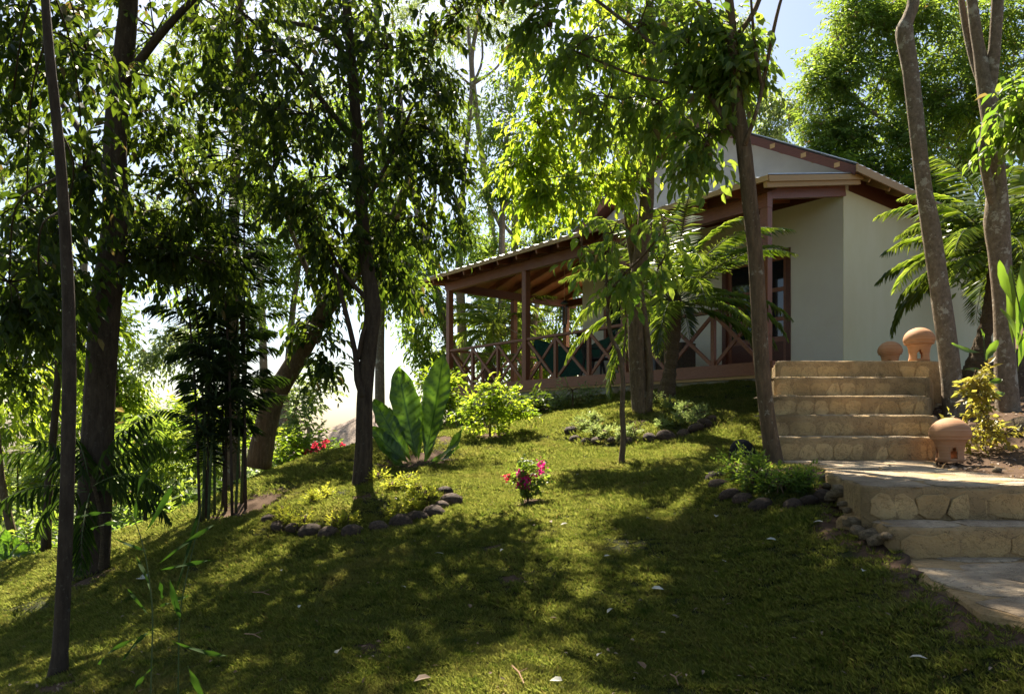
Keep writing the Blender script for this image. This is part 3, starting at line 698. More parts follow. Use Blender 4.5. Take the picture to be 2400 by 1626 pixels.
    m = MB().box(WX0, WX0 + .08, -.02, .1, WZ0, WZ1).box(WX1 - .08, WX1, -.02, .1, WZ0, WZ1).box(WX0 + .08, WX1 - .08, -.02, .1, WZ0, WZ0 + .08).box(WX0 + .08, WX1 - .08, -.02, .1, WZ1 - .08, WZ1).box((WX0 + WX1) / 2 - .03, (WX0 + WX1) / 2 + .03, -.018, .09, WZ0 + .08, WZ1 - .08)
    wd = m.build('window', WOOD_RED, hs, local=True)
    for (a, b) in ((WX0 + .08, (WX0 + WX1) / 2 - .03), ((WX0 + WX1) / 2 + .03, WX1 - .08)): MB().box(a, b, .04, .05, WZ0 + .08, WZ1 - .08).build('pane', GLASS, wd, local=True)
    B('interior_wall', MB().box(-6.4, -.25, 1.2, 1.25, 1.0, 4.2), GREYBLOCK)
    # side garden gutter board
    def at_(x, y, z): return M @ Vector((x, y, z))
    # things on the veranda
    t = thing('counter', 'low grey rendered counter on the veranda behind the palm', 'counter', at_(-3.2, -1.2, DZT), None, HA)
    MB().box(-.9, .1, -.25, .25, 0, .78).build('counter_body', GREYBLOCK, t, local=True); MB().box(-.95, .15, -.3, .3, .782, .83).build('counter_top', simple('counter_top_slab', (.10,.10,.11), (.14,.14,.15), 10), t, local=True)
    MB().box(.102, .75, -.22, .2, 0, .62).build('firebox', simple('sooty_brick', (.05,.035,.02), (.09,.06,.035), 20), t, local=True)
    t = thing('wooden_chair', 'dark wooden slat-back chair on the veranda by the house corner', 'chair', at_(-4.25, -1.9, DZT - .01), None, HA + 1.9)
    w_, dp, sh = .5, .46, .42
    MB().box(-w_/2, w_/2, -dp/2, dp/2, sh - .035, sh).build('seat', BLACKW, t, local=True)
    for (sx, sy) in ((-1,-1),(1,-1),(-1,1),(1,1)):
        MB().bar((sx * (w_/2 - .03), sy * (dp/2 - .03), sh - .035), (sx * (w_/2 - .01), sy * (dp/2 + .06), 0), .04, .04, (1,0,0)).build('leg', BLACKW, t, local=True)
    for i in range(5):
        x = -.19 + i * .095; MB().bar((x, dp/2 - .02, sh), (x * 1.05, dp/2 + .14, .93), .05, .018, (1,0,0)).build('back_slat', BLACKW, t, local=True)
    MB().bar((-.25, dp/2 + .15, .95), (.25, dp/2 + .15, .95), .03, .07).build('back_rail', BLACKW, t, local=True)
    for sx in (-1, 1):
        MB().bar((sx * .27, -.24, .64), (sx * .27, dp/2 + .07, .66), .06, .025).build('armrest', BLACKW, t, local=True)
        MB().bar((sx * .27, -.2, 0.02), (sx * .27, -.2, .63), .035, .035, (1,0,0)).build('arm_post', BLACKW, t, local=True)
    # hammock: sagging cloth between house corner and post
    t = thing('hammock', 'dark green striped hammock slung across the veranda behind the railing', 'hammock', at_(-6.2, -1.4, 1.6))
    vs = []; n = 18; mm = 8; A = Vector((-7.1, -1.2, 2.15)); Bv = Vector((-4.7, -.9, 2.15)); 
    for i in range(n + 1):
        u = i / n; sag = 4 * u * (1 - u)
        for j in range(mm + 1):
            v = j / mm - .5; wd_ = .15 + .85 * sag ** .6
            p = A.lerp(Bv, u) + Vector((0, 0, -.30 * sag)) + Vector((.05 * v, .35 * v * wd_, -wd_ * .75 * (.5 - v) + .1 * (v * v)))
            vs.append(at_(*p) + Vector((0, 0, .02 * math.sin(u * 30 + v * 9))))
    fs = [(i * (mm + 1) + j, i * (mm + 1) + j + 1, (i + 1) * (mm + 1) + j + 1, (i + 1) * (mm + 1) + j) for i in range(n) for j in range(mm)]
    m = MB(); m.add(vs, fs); hm = m.build('hammock_cloth', CLOTH_G, t, smooth=True); sm = hm.modifiers.new('th', 'SOLIDIFY'); sm.thickness = .006
    for (q, e) in ((A, (-8.85, -.9, 2.75)), (Bv, (-4.7, -.02, 2.75))): MB().tube([at_(*q) + Vector((0,0,-.08)), at_(*e)], [.01, .008], 5).build('hammock_rope', simple('rope', (.3,.28,.2), (.4,.36,.28), 30), t)
    # wind chime hanging from the ceiling
    c = at_(-5.05, -2.1, 0); t = thing('wind_chime', 'dark green wind chime hanging on a long cord under the veranda roof', 'wind chime', (c.x, c.y, 2.15))
    MB().tube([(c.x, c.y, 3.86), (c.x, c.y, 2.72)], [.006, .006], 5).build('cord', WOOD_TAN, t)
    MB().tube([(c.x, c.y, 2.72), (c.x, c.y, 2.66), (c.x, c.y, 2.65)], [.03, .09, .09], 12).build('cap', METALD, t)
    for i in range(6):
        a = i * math.pi / 3; x, y = c.x + .075 * math.cos(a), c.y + .075 * math.sin(a)
        MB().tube([(x, y, 2.6), (x, y, 2.6 - .3 - .05 * (i % 3))], [.013, .013], 6).build('chime_tube', METALD, t)
    MB().tube([(c.x, c.y, 2.64), (c.x, c.y, 2.2)], [.004, .004], 4).build('clapper_cord', METALD, t)
    MB().tube([(c.x, c.y, 2.21), (c.x, c.y, 2.14)], [.03, .03], 8).build('wind_catcher', METALD, t)
    # potted plant
    c = at_(-8.25, -1.6, DZT - .01); t = thing('potted_palm', 'leafy palm in a brown clay pot at the far end of the veranda', 'potted plant', c)
    MB().tube([c, c + Vector((0,0,.1)), c + Vector((0,0,.42)), c + Vector((0,0,.46))], [.16, .19, .26, .28], 18).build('pot', simple('brown_pot', (.13,.07,.04), (.2,.11,.06), 8), t, smooth=True)
    for i in range(9):
        a = i * .7; frond(c + Vector((0,0,.44)), a, 65 - 6 * (i % 3), .9, 1.1, 16, .26, .022, t, LEAF_FROND, 40 + i)
    b = at_(.05, -1.3, 0)

def frond(base, az, el, length, bend, nl, ll, lw, parent, mt, seed, hang=.4, stemmat=None, name='frond', vee=.35):
    """arching pinnate frond: rachis tube + leaflets in one mesh with two materials"""
    rg = np.random.default_rng(seed); n = 14; base = Vector(base); p = base.copy(); e = R(el); pts = [p.copy()]; st = length / n
    aj = az
    for i in range(n):
        e -= R(bend * 90 / n) * (.4 + 1.2 * i / n); aj += rg.normal(0, .015)
        p = p + Vector((math.cos(aj) * math.cos(e), math.sin(aj) * math.cos(e), math.sin(e))) * st; pts.append(p.copy())
    m = MB(); r0 = max(.004, length * .0065); m.tube(pts, [r0 * (1 - .8 * i / n) + .001 for i in range(n + 1)], 5)
    P = np.array([tuple(q) for q in pts]); us = np.linspace(.16, 1, nl); f = us * n; i0 = np.minimum(f.astype(int), n - 1); fr_ = (f - i0)[:, None]
    pos = P[i0] * (1 - fr_) + P[i0 + 1] * fr_; T = nz(P[np.minimum(i0 + 1, n)] - P[i0]); side = nz(np.cross(T, UP)); nn = np.cross(side, T)
    frs = []
    for sg in (1, -1):
        prof = np.sin(np.pi * np.clip(us * .92 + .06, 0, 1)) ** .55
        D = nz(side * sg * .85 + T * (.5 + .3 * us[:, None]) + nn * vee * (1 - us[:, None]) - UP * hang + rg.normal(0, .08, (nl, 3)))
        L = ll * prof * (.85 + .3 * rg.random(nl)); frs.append((pos, D, nn + rg.normal(0, .3, (nl, 3)), L, np.full(nl, lw), rg.random(nl)))
    me2 = leaf_mesh('lf', cat_fr(frs), mt, hi=(lw > .015))
    # join
    me1 = m.mesh('frond', stemmat or STEM_GREEN); bm = bmesh.new(); bm.from_mesh(me1); bm.from_mesh(me2); 
    me = bpy.data.meshes.new(name); bm.to_mesh(me); bm.free(); me.materials.append(stemmat or STEM_GREEN); me.materials.append(mt)
    n1 = len(me1.polygons); idx = [0] * n1 + [1] * (len(me.polygons) - n1); me.polygons.foreach_set('material_index', idx)
    bpy.data.meshes.remove(me1); bpy.data.meshes.remove(me2)
    return link(name, me, parent)
house()

# ------------------------------------------------------------------ lanterns
def lantern(loc, s, label, squat=1.0, rz=0):
    t = thing('terracotta_lantern', label, 'lantern', loc, 'terracotta dome lanterns on the steps', rz)
    # hollow base with three arched openings
    seg = 48; zs = [0, .028, .06, .09, .115, .14, .163, .178]; rr = [.104, .102, .099, .100, .103, .108, .116, .128]
    bm = bmesh.new()
    def ring(k, dr): return [bm.verts.new(((rr[k] + dr) * s * math.cos(2 * math.pi * i / seg), (rr[k] + dr) * s * math.sin(2 * math.pi * i / seg), zs[k] * s * squat)) for i in range(seg)]
    outer = [ring(k, 0) for k in range(8)]; inner = [ring(k, -.012) for k in range(8)]
    def opened(k, i):
        ph = (i % 12)        # four openings
        if k in (1, 2): return 4 <= ph <= 7
        if k == 3: return 5 <= ph <= 6
        if k == 4: return False
        return False
    for k in range(7):
        for i in range(seg):
            j = (i + 1) % seg
            if opened(k, i): continue
            bm.faces.new((outer[k][i], outer[k][j], outer[k + 1][j], outer[k + 1][i])); bm.faces.new((inner[k][j], inner[k][i], inner[k + 1][i], inner[k + 1][j]))
            for (di, a) in ((-1, i), (1, j)):
                if opened(k, (i + di) % seg): bm.faces.new((outer[k][a], outer[k + 1][a], inner[k + 1][a], inner[k][a]))
            if k > 0 and opened(k - 1, i): bm.faces.new((outer[k][i], outer[k][j], inner[k][j], inner[k][i]))
            if k < 6 and opened(k + 1, i): bm.faces.new((outer[k + 1][i], outer[k + 1][j], inner[k + 1][j], inner[k + 1][i]))
    for i in range(seg):
        j = (i + 1) % seg; bm.faces.new((outer[7][i], outer[7][j], inner[7][j], inner[7][i])); bm.faces.new((outer[0][j], outer[0][i], inner[0][i], inner[0][j]))
    bmesh.ops.recalc_face_normals(bm, faces=bm.faces)
    me = bpy.data.meshes.new('base'); bm.to_mesh(me); bm.free(); me.materials.append(TERRA); me.polygons.foreach_set('use_smooth', [True] * len(me.polygons))
    link('base', me, t, local=True)
    prof = [(.128,.178),(.142,.180),(.146,.186),(.141,.192),(.150,.203),(.155,.225),(.152,.252),(.142,.279),(.124,.305),(.098,.328),(.066,.346),(.034,.356),(.012,.359)]
    m = MB(); m.tube([(0, 0, z * s + .178 * s * (squat - 1)) for r, z in prof], [r * s for r, z in prof], 32, cap=True); m.build('dome', TERRA, t, smooth=True, local=True)
    m = MB(); m.tube([(0, 0, .018 * s), (0, 0, .019 * s)], [.08 * s, .08 * s], 20); m.build('floor_disc', TERRA, t, local=True)
lantern((U(2156 / 1.0 , 1058, 5.75).x, 5.75, -.279), .98, 'terracotta dome lantern at the foot of the upper steps, beside the soil bed', 1.0, .55)
lantern(((2154 - 1200) / 1684 * 8.18, 8.18, .738), 1.06, 'larger terracotta dome lantern on the top step, next to the leaning pale trunk', 1.05, .35)
lantern(((2086 - 1200) / 1684 * 9.5, 9.5, .735), .98, 'smaller squat terracotta dome lantern behind the top step, against the cream wall', 1.25, .2)

# ------------------------------------------------------------------ rocks
ORD = ['first','second','third','fourth','fifth','sixth','seventh','eighth','ninth','tenth','eleventh','twelfth','thirteenth','fourteenth','fifteenth']
def rocks(pts, what, group, sizes):
    rg = random.Random(len(pts) * 7)
    pts = sorted(pts)
    for i, (x, y) in enumerate(pts):
        g = G(x, y); s = sizes * rg.uniform(.68, 1.22)
        o = link('edging_rock', rockmesh('edging_rock', ROCK, 10 + rg.randrange(9)))
        o.scale = (s * rg.uniform(1.05, 1.35), s, s * rg.uniform(.7, .95)); o.rotation_euler = (rg.uniform(-.35, .35), rg.uniform(-.35, .35), rg.uniform(-.9, .9)); o.location = (g.x, g.y + rg.uniform(-.03, .03), g.z + s * rg.uniform(.05, .3))
        tag(o, f'brown edging rock, {ORD[i]} from the left round {what}', 'rock', group)
rocks([(612,1182),(632,1207),(668,1206),(702,1214),(748,1216),(797,1216),(858,1203),(908,1196),(950,1180),(986,1172),(1003,1152),(1024,1142),(1008,1122)], 'the forked tree bed', 'rocks edging the bed of the dark centre tree', .082)
rocks([(1300,985),(1305,1002),(1330,1007),(1353,1005),(1390,1006),(1432,1007),(1474,1003),(1512,998),(1550,990),(1578,978),(1600,966),(1614,953)], 'the mossy mound', 'rocks edging the mossy mound bed', .09)
rocks([(1622,1090),(1634,1108),(1655,1128),(1686,1140),(1725,1150),(1795,1154),(1834,1148),(1868,1134)], 'the bed by the landing', 'rocks edging the bed beside the landing', .06)
g = G(1688, 1040); o = link('lava_rock', rockmesh('lava_rock', LAVA, 77, 4, .3)); o.scale = (.125, .11, .12); o.location = (g.x, g.y, g.z + .05); tag(o, 'large rough black lava rock behind the shrubs at the bed edge', 'rock')
g = G(1395, 870)

# ------------------------------------------------------------------ trees
def leaf_single(fr, i, variants, parent, name='leaf'):
    P, D, N, L, Wd, rn = (a[i] for a in fr); D = D / np.linalg.norm(D); N = N - D * (N @ D); N = N / np.linalg.norm(N); S = np.cross(D, N)
    o = bpy.data.objects.new(name, variants); COL.objects.link(o); o.parent = parent
    M = Matrix(((D[0]*L, S[0]*Wd, N[0]*L, P[0]), (D[1]*L, S[1]*Wd, N[1]*L, P[1]), (D[2]*L, S[2]*Wd, N[2]*L, P[2]), (0,0,0,1)))
    o.matrix_basis = Matrix.Translation(-parent.location) @ M
    return o
_uv = {}
def unit_leaf(mt):
    if mt.name not in _uv:
        _uv[mt.name] = leaf_mesh('leaf', tuple(np.array(a, float) for a in ([[0,0,0]], [[1,0,0]], [[0,0,1]], [1], [1], [0])), mt, True)
    return _uv[mt.name]
def tree(name, label, cat, paths, blobs, bark, leaf, group=None, seed=0, nsub=7, ntw=7, nleaf=7, tl=.35, ll=.10, lw=.042, droop=.5, flat=.35, hi=False, singles=0, shell=.35, sides=10, twigs=False, rough=.05, addlimb=True, crownname='crown', spread=.10, reach=1.0):
    """paths: list of [(x,y,d,width_px)...] in picture plan; blobs: (x,y,d,rx,ry)"""
    rg = np.random.default_rng(seed); rr = random.Random(seed)
    wp = []
    for pa in paths:
        pts = [U(x, y, d) for x, y, d, w in pa]; rad = [max(.004, w / 2 / F * d) for x, y, d, w in pa]; wp.append(smooth_path(pts, rad, 4 if len(pa) > 2 else 3))
    base = wp[0][0][0]
    root = thing(name, label, cat, base, group)
    mt = MB(); mt.tube(wp[0][0], wp[0][1], sides, rough=rough, seed=seed); trk = mt.build('trunk', bark, root, smooth=True)
    if len(wp) > 1:
        for k, (p, r) in enumerate(wp[1:]):
            mb = MB(); mb.tube(p, r, max(6, sides - 3), rough=rough, seed=seed + k); mb.build('limb', bark, root, smooth=True)
    allp = [(q, r) for p, rad in wp for q, r in zip(p, rad)]
    O, TD = [], []; br = MB()
    for bb in blobs:
        if len(bb) == 2: C = Vector(bb[0]); Rr = Vector((bb[1], bb[1], bb[1] * .6)); km = 3
        elif len(bb) == 4:      # crown mass added to shade the ground point (x, y), t metres up the sun's path, radius r
            C = G(bb[0], bb[1]) + sd * bb[2]; Rr = Vector((bb[3], bb[3], bb[3] * .8)) * 1.15; km = .95
        else:
            x, y, d, rx, ry = bb; C = U(x, y, d); Rr = Vector((rx / F * d, rx / F * d, ry / F * d)); km = 1
        if addlimb:
            cand = [(q, r) for q, r in allp if q.z < C.z + .3] or allp
            if len(bb) == 4: cand = [a for a in allp if HY - a[0].z / a[0].y * F < -30] or cand
            q, r = min(cand, key=lambda a: (a[0] - C).length); mid = q.lerp(C, .5) + Vector((rr.uniform(-.1, .1), rr.uniform(-.1, .1), (C - q).length * .08))
            pp, pr = smooth_path([q, mid, C], [min(r * .3, .008 + .006 * (C - q).length), .4 * min(r * .3, .008 + .006 * (C - q).length) + .003, .006], 4); br.tube(pp, pr, 5)
        for k in range(int(nsub * km)):
            v = Vector((rr.gauss(0, 1), rr.gauss(0, 1), rr.gauss(0, 1))).normalized() * rr.uniform(.55, 1.0) * reach; sp = C + Vector((v.x * Rr.x, v.y * Rr.y, v.z * Rr.z))
            br.tube([C, C.lerp(sp, .5) + Vector((0, 0, .04)), sp], [.009, .006, .003], 4, cap=False)
            us = rg.uniform(shell, 1.05, ntw); c = np.array(C); s_ = np.array(sp)
            o = c + (s_ - c) * us[:, None] + rg.normal(0, spread, (ntw, 3)) * np.array(Rr); O.append(o)
            TD.append(nz(s_ - c)[None] * .7 + rg.normal(0, .55, (ntw, 3)) - UP * droop * .5)
    tag(br.build('branches', bark, root, smooth=True), kind='stuff')
    if not O: return root
    O = np.concatenate(O); TD = np.concatenate(TD); fr, TL = sprays(O, TD, rg, nleaf, tl, ll, lw, droop, flat)
    if twigs:
        e = O + nz(TD) * TL[:, None] * .9 - UP * (TL * .3 * droop)[:, None]; sd_ = nz(np.cross(TD, rg.normal(0, 1, TD.shape))) * .0022
        V = np.stack([O - sd_, O + sd_, e], 1).reshape(-1, 3); n = len(O)
        tw = link('twigs', np_mesh('twigs', V, [np.arange(3 * n).reshape(-1, 3)], bark), root); tag(tw, kind='stuff')
    idx = np.arange(len(fr[0]))
    if singles:
        P = fr[0]; X = P[:, 0] / P[:, 1] * F + CX; Y = HY - P[:, 2] / P[:, 1] * F
        vis = (X > 5) & (X < 2319) & (Y > 5) & (Y < 1570) & (P[:, 1] > .5); sz = np.where(vis, fr[3] / np.maximum(P[:, 1], .1), 0)
        pick = np.argsort(-sz)[:singles]; pick = pick[sz[pick] > 0]; um = unit_leaf(leaf)
        for i in pick: leaf_single(fr, i, um, root)
        keep = np.ones(len(P), bool); keep[pick] = False; idx = idx[keep]
    cr = link(crownname, leaf_mesh(crownname, sub_fr(fr, idx), leaf, hi), root)
    tag(cr, kind='stuff')
    return root
NEAR = dict(nleaf=8, tl=.32, ll=.105, lw=.046, droop=.8, hi=True, twigs=True, flat=.6, spread=.24, reach=1.28)

g = G(130, 1545)
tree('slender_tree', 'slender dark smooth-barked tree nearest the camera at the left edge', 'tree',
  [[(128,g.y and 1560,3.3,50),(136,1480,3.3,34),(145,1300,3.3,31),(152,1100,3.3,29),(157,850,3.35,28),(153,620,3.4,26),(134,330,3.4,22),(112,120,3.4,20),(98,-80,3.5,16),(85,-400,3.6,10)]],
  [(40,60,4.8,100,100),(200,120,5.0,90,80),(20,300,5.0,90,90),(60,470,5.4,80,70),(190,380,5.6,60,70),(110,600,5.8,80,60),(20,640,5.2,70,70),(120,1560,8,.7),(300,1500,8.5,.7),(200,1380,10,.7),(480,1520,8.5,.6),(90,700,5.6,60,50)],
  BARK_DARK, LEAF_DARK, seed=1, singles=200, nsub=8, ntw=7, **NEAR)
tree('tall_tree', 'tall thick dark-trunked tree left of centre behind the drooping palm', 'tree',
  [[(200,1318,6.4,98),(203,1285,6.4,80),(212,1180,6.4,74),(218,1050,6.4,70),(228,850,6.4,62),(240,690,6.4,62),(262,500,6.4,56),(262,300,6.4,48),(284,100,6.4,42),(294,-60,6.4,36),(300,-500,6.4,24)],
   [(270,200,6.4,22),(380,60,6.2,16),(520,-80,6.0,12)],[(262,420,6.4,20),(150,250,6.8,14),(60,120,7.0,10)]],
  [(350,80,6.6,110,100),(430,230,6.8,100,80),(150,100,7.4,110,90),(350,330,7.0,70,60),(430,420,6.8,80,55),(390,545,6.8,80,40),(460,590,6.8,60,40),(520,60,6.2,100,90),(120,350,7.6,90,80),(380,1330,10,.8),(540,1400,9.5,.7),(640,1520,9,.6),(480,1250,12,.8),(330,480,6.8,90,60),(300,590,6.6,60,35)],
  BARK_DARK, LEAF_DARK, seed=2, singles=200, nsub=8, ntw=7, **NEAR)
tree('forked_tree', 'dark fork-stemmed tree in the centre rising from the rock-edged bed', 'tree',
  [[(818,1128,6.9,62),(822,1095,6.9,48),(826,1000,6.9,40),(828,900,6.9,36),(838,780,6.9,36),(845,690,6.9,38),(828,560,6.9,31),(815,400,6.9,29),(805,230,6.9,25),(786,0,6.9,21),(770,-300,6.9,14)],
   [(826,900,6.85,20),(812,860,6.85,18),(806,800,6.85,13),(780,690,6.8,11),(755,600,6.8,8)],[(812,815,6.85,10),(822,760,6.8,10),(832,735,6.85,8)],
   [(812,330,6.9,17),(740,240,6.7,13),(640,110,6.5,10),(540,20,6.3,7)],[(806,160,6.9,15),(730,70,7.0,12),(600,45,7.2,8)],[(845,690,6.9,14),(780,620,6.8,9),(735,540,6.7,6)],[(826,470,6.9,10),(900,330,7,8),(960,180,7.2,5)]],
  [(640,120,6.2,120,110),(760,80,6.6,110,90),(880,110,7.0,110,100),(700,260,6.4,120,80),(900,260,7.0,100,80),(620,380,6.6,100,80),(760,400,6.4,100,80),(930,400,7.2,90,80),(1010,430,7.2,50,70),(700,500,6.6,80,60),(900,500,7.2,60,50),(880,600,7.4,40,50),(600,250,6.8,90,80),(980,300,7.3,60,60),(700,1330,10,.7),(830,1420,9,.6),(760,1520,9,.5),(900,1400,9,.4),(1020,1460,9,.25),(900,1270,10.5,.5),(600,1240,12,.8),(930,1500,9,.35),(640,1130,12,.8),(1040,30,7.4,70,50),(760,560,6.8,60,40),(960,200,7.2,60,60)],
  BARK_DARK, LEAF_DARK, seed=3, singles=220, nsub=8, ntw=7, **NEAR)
tree('shade_tree', 'bare-stemmed leafy tree with a bright backlit crown in front of the house', 'tree',
  [[(1765,1075,5.5,56),(1757,1045,5.5,42),(1742,950,5.5,36),(1728,820,5.5,35),(1722,700,5.5,34),(1713,560,5.5,34),(1700,440,5.5,36),(1688,330,5.5,34),(1672,220,5.5,26),(1660,60,5.5,22),(1640,-150,5.5,16)],
   [(1680,320,5.5,18),(1600,205,5.7,12),(1500,115,6.0,10),(1340,-10,6.3,7)],[(1600,205,5.7,8),(1440,170,6.2,6),(1290,110,6.6,4)],
   [(1690,330,5.45,12),(1718,250,5.4,9),(1740,150,5.4,9),(1762,40,5.35,8),(1790,-60,5.3,6)],[(1728,190,5.4,8),(1715,120,5.4,9),(1706,20,5.4,6),(1700,-80,5.4,5)],[(1672,120,5.5,12),(1620,40,5.6,10),(1590,-60,5.6,8)],[(1668,90,5.5,13),(1715,20,5.5,12),(1740,-60,5.5,10)]],
  [(1640,60,5.6,45,60),(1680,160,5.5,30,35),(1560,110,5.8,100,90),(1450,60,6.2,110,90),(1330,90,6.6,110,90),(1250,60,6.8,80,80),(1560,1330,8.5,.5),(1680,1420,8,.6),(1780,1330,9.5,.6),(1560,1210,8.5,.45),(1650,1270,8,.5),(1560,1500,8,.35),(1880,1450,8.5,.65),(1610,330,5.6,55,50),(1500,230,6.2,90,70),(1380,220,6.6,90,80),(1640,150,5.7,70,70),(1750,1530,7.5,.5),(1640,1560,8,.4),(1880,1560,8,.5),(1480,1260,8.5,.3),(1700,1150,9,.35)],
  BARK_BROWN, LEAF_MID, seed=4, singles=220, nsub=8, ntw=8, nleaf=7, tl=.3, ll=.105, lw=.05, droop=.7, hi=True, twigs=True, flat=.5)
tree('mound_tree', 'stout twin-stemmed tree rising from the mossy mound, lime leaves overhead', 'tree',
  [[(1456,958,9.7,72),(1457,935,9.7,48),(1450,860,9.7,40),(1444,760,9.7,35),(1442,680,9.7,32),(1452,600,9.7,36),(1466,480,9.7,32),(1470,380,9.7,30),(1480,250,9.7,26),(1476,60,9.7,20),(1470,-150,9.7,14)],
   [(1470,935,9.6,20),(1476,850,9.6,15),(1468,760,9.65,15),(1452,640,9.7,13)],[(1446,640,9.75,20),(1425,500,9.9,17),(1420,350,9.9,15),(1430,150,9.9,12),(1425,0,9.9,9)]],
  [(1230,150,9,90,80),(1220,280,9,70,70),(1300,250,9,90,80),(1380,330,9.2,100,80),(1280,400,9,90,70),(1225,420,9,40,35),(1390,420,9.4,60,40),(1480,310,9.6,70,60),(1470,180,9.4,110,90),(1340,130,9.2,90,80),(1540,200,9.8,60,60),(1200,360,9,40,50),(1360,40,9.4,120,90)],
  BARK_BROWN, LEAF_LIME, seed=5, singles=200, nsub=8, ntw=7, nleaf=7, tl=.36, ll=.13, lw=.056, droop=.65, hi=True, twigs=True, flat=.5, sides=14, rough=.09)
tree('sapling', 'thin crooked sapling on the open lawn in front of the mossy mound', 'tree',
  [[(1410,1058,7.3,20),(1411,1040,7.3,14),(1415,990,7.3,12),(1412,930,7.3,12),(1414,860,7.3,11),(1405,800,7.3,9),(1386,760,7.3,9),(1380,690,7.3,8),(1400,640,7.2,6),(1460,580,7.0,5),(1500,530,6.9,4)],
   [(1384,740,7.3,6),(1376,640,7.3,5),(1382,560,7.2,4)],[(1412,850,7.3,5),(1420,740,7.4,4),(1418,640,7.4,3)]],
  [(1390,530,7.2,45,40),(1520,500,6.9,60,50),(1430,620,7.1,50,40),(1380,640,7.3,40,35),(1500,600,6.9,50,40),(1320,560,7.2,45,40)],
  BARK_BROWN, LEAF_MID, seed=6, singles=120, nsub=5, ntw=2, nleaf=6, tl=.25, ll=.13, lw=.066, droop=.9, hi=True, twigs=True, flat=.6, sides=8)
tree('pale_leaning_tree', 'pale mottled tree with a knotted kink leaning beside the top of the steps', 'tree',
  [[(2172,968,7.6,62),(2166,930,7.6,48),(2158,850,7.6,44),(2145,740,7.6,42),(2128,620,7.6,38),(2112,510,7.6,38),(2096,420,7.6,34),(2080,280,7.6,33),(2066,160,7.6,32),(2052,72,7.6,36),(2062,40,7.6,28),(2076,-20,7.6,26),(2080,-250,7.6,20),(2085,-560,7.6,12)]],
  [(1950,1330,7,.6),(2060,1450,7.5,.6),(2000,1540,7,.6),(2180,1560,7.5,.5),(2120,1400,8,.4),(1850,1240,8.5,.35),(2230,1290,9,.4),(2220,1480,7.5,.35),(1900,970,11,.3),(2080,960,11,.3)], BARK_GREY, LEAF_MID, seed=7, nsub=8, ntw=7, nleaf=7, tl=.35, ll=.13, lw=.05, droop=.7, hi=False, sides=14, rough=.07)
tree('branching_tree', 'grey mottled tree branching into three stems at the right edge', 'tree',
  [[(2292,968,7.7,64),(2287,925,7.7,48),(2282,830,7.7,44),(2277,700,7.7,40),(2270,580,7.7,44),(2262,500,7.7,50),(2262,400,7.7,36),(2250,300,7.7,34),(2242,220,7.7,38),(2222,110,7.7,24),(2206,0,7.7,22),(2190,-200,7.7,18)],
   [(2258,470,7.68,24),(2240,400,7.66,20),(2230,340,7.66,16),(2236,280,7.68,14)],[(2238,215,7.7,18),(2205,120,7.8,16),(2182,0,7.9,14),(2170,-150,8,12)],[(2245,220,7.7,26),(2256,130,7.65,26),(2264,0,7.6,26),(2270,-200,7.6,20)]],
  [(2060,1085,9,.26),(2230,1085,10,.3),(2180,1065,8,.18),(2250,980,10,.5),(2300,300,7.2,35,60),(2315,240,7.0,40,50)], BARK_GREY, LEAF_MID, seed=8, nsub=7, ntw=6, nleaf=7, tl=.3, ll=.13, lw=.06, droop=.7, hi=True, sides=14, rough=.08, singles=60)
tree('leaning_trunk_tree', 'thick curved trunk leaning right behind the bamboo palm clump', 'tree',
  [[(585,1060,10.2,60),(600,985,10.2,52),(622,905,10.2,46),(665,830,10.2,44),(705,760,10.2,42),(745,690,10.2,42),(800,620,10.2,36),(880,520,10.3,26),(940,380,10.4,18)],[(735,700,10.2,20),(700,620,10.2,14),(660,520,10.2,9),(640,430,10.2,7)]],
  [(700,720,10,50,40),(760,640,10,50,40),(850,520,10.2,60,60),(720,780,9.8,40,35),(740,840,9.8,40,30)], BARK_BROWN, LEAF_DARK, seed=9, nsub=6, ntw=4, nleaf=7, tl=.35, ll=.15, lw=.06, droop=.7, hi=True, sides=12, rough=.06)
tree('straight_grey_tree', 'straight grey trunk standing in the bamboo palm clump', 'tree',
  [[(540,1130,9.6,40),(530,1080,9.6,32),(526,900,9.6,29),(528,700,9.6,27),(532,450,9.6,24),(540,200,9.6,20),(545,-50,9.6,16)],[(525,735,9.6,24),(500,680,9.6,22),(470,620,9.5,18),(420,560,9.4,12),(370,520,9.3,8)]],
  [(400,540,9.2,60,50),(480,500,9.4,60,50),(560,420,9.6,60,60),(430,640,9.2,60,45),(500,300,9.6,80,70),(590,200,9.8,80,80),(480,130,9.6,80,80)], BARK_BROWN, LEAF_MID, seed=10, nsub=7, ntw=5, nleaf=7, tl=.35, ll=.14, lw=.055, droop=.7, hi=True, sides=10)
BG = dict(nsub=11, ntw=10, nleaf=8, tl=.55, ll=.17, lw=.065, droop=.6, flat=.6, sides=8)
FE = dict(nsub=10, ntw=12, nleaf=12, tl=.7, ll=.16, lw=.036, droop=.35, flat=.5, sides=8)
bgt = 'trees of the wood behind the garden'
def bt(label, paths, blobs, bark=BARK_GREY, leaf=LEAF_MID, seed=0, kw=BG, name='woodland_tree', **o):
    k = dict(kw); k.update(o); tree(name, label, 'tree', paths, blobs, bark, leaf, bgt, seed, **k)
bt('slim straight trunk directly behind the dark forked tree', [[(862,960,14,24),(862,800,14,21),(866,650,14,19),(872,450,14.2,16),(860,200,14.4,13),(850,-50,14.5,10)]], [(880,560,14,50,60),(860,420,14,70,60),(900,640,14,30,40),(820,250,14.4,90,90),(860,80,14.4,90,90)], seed=21)
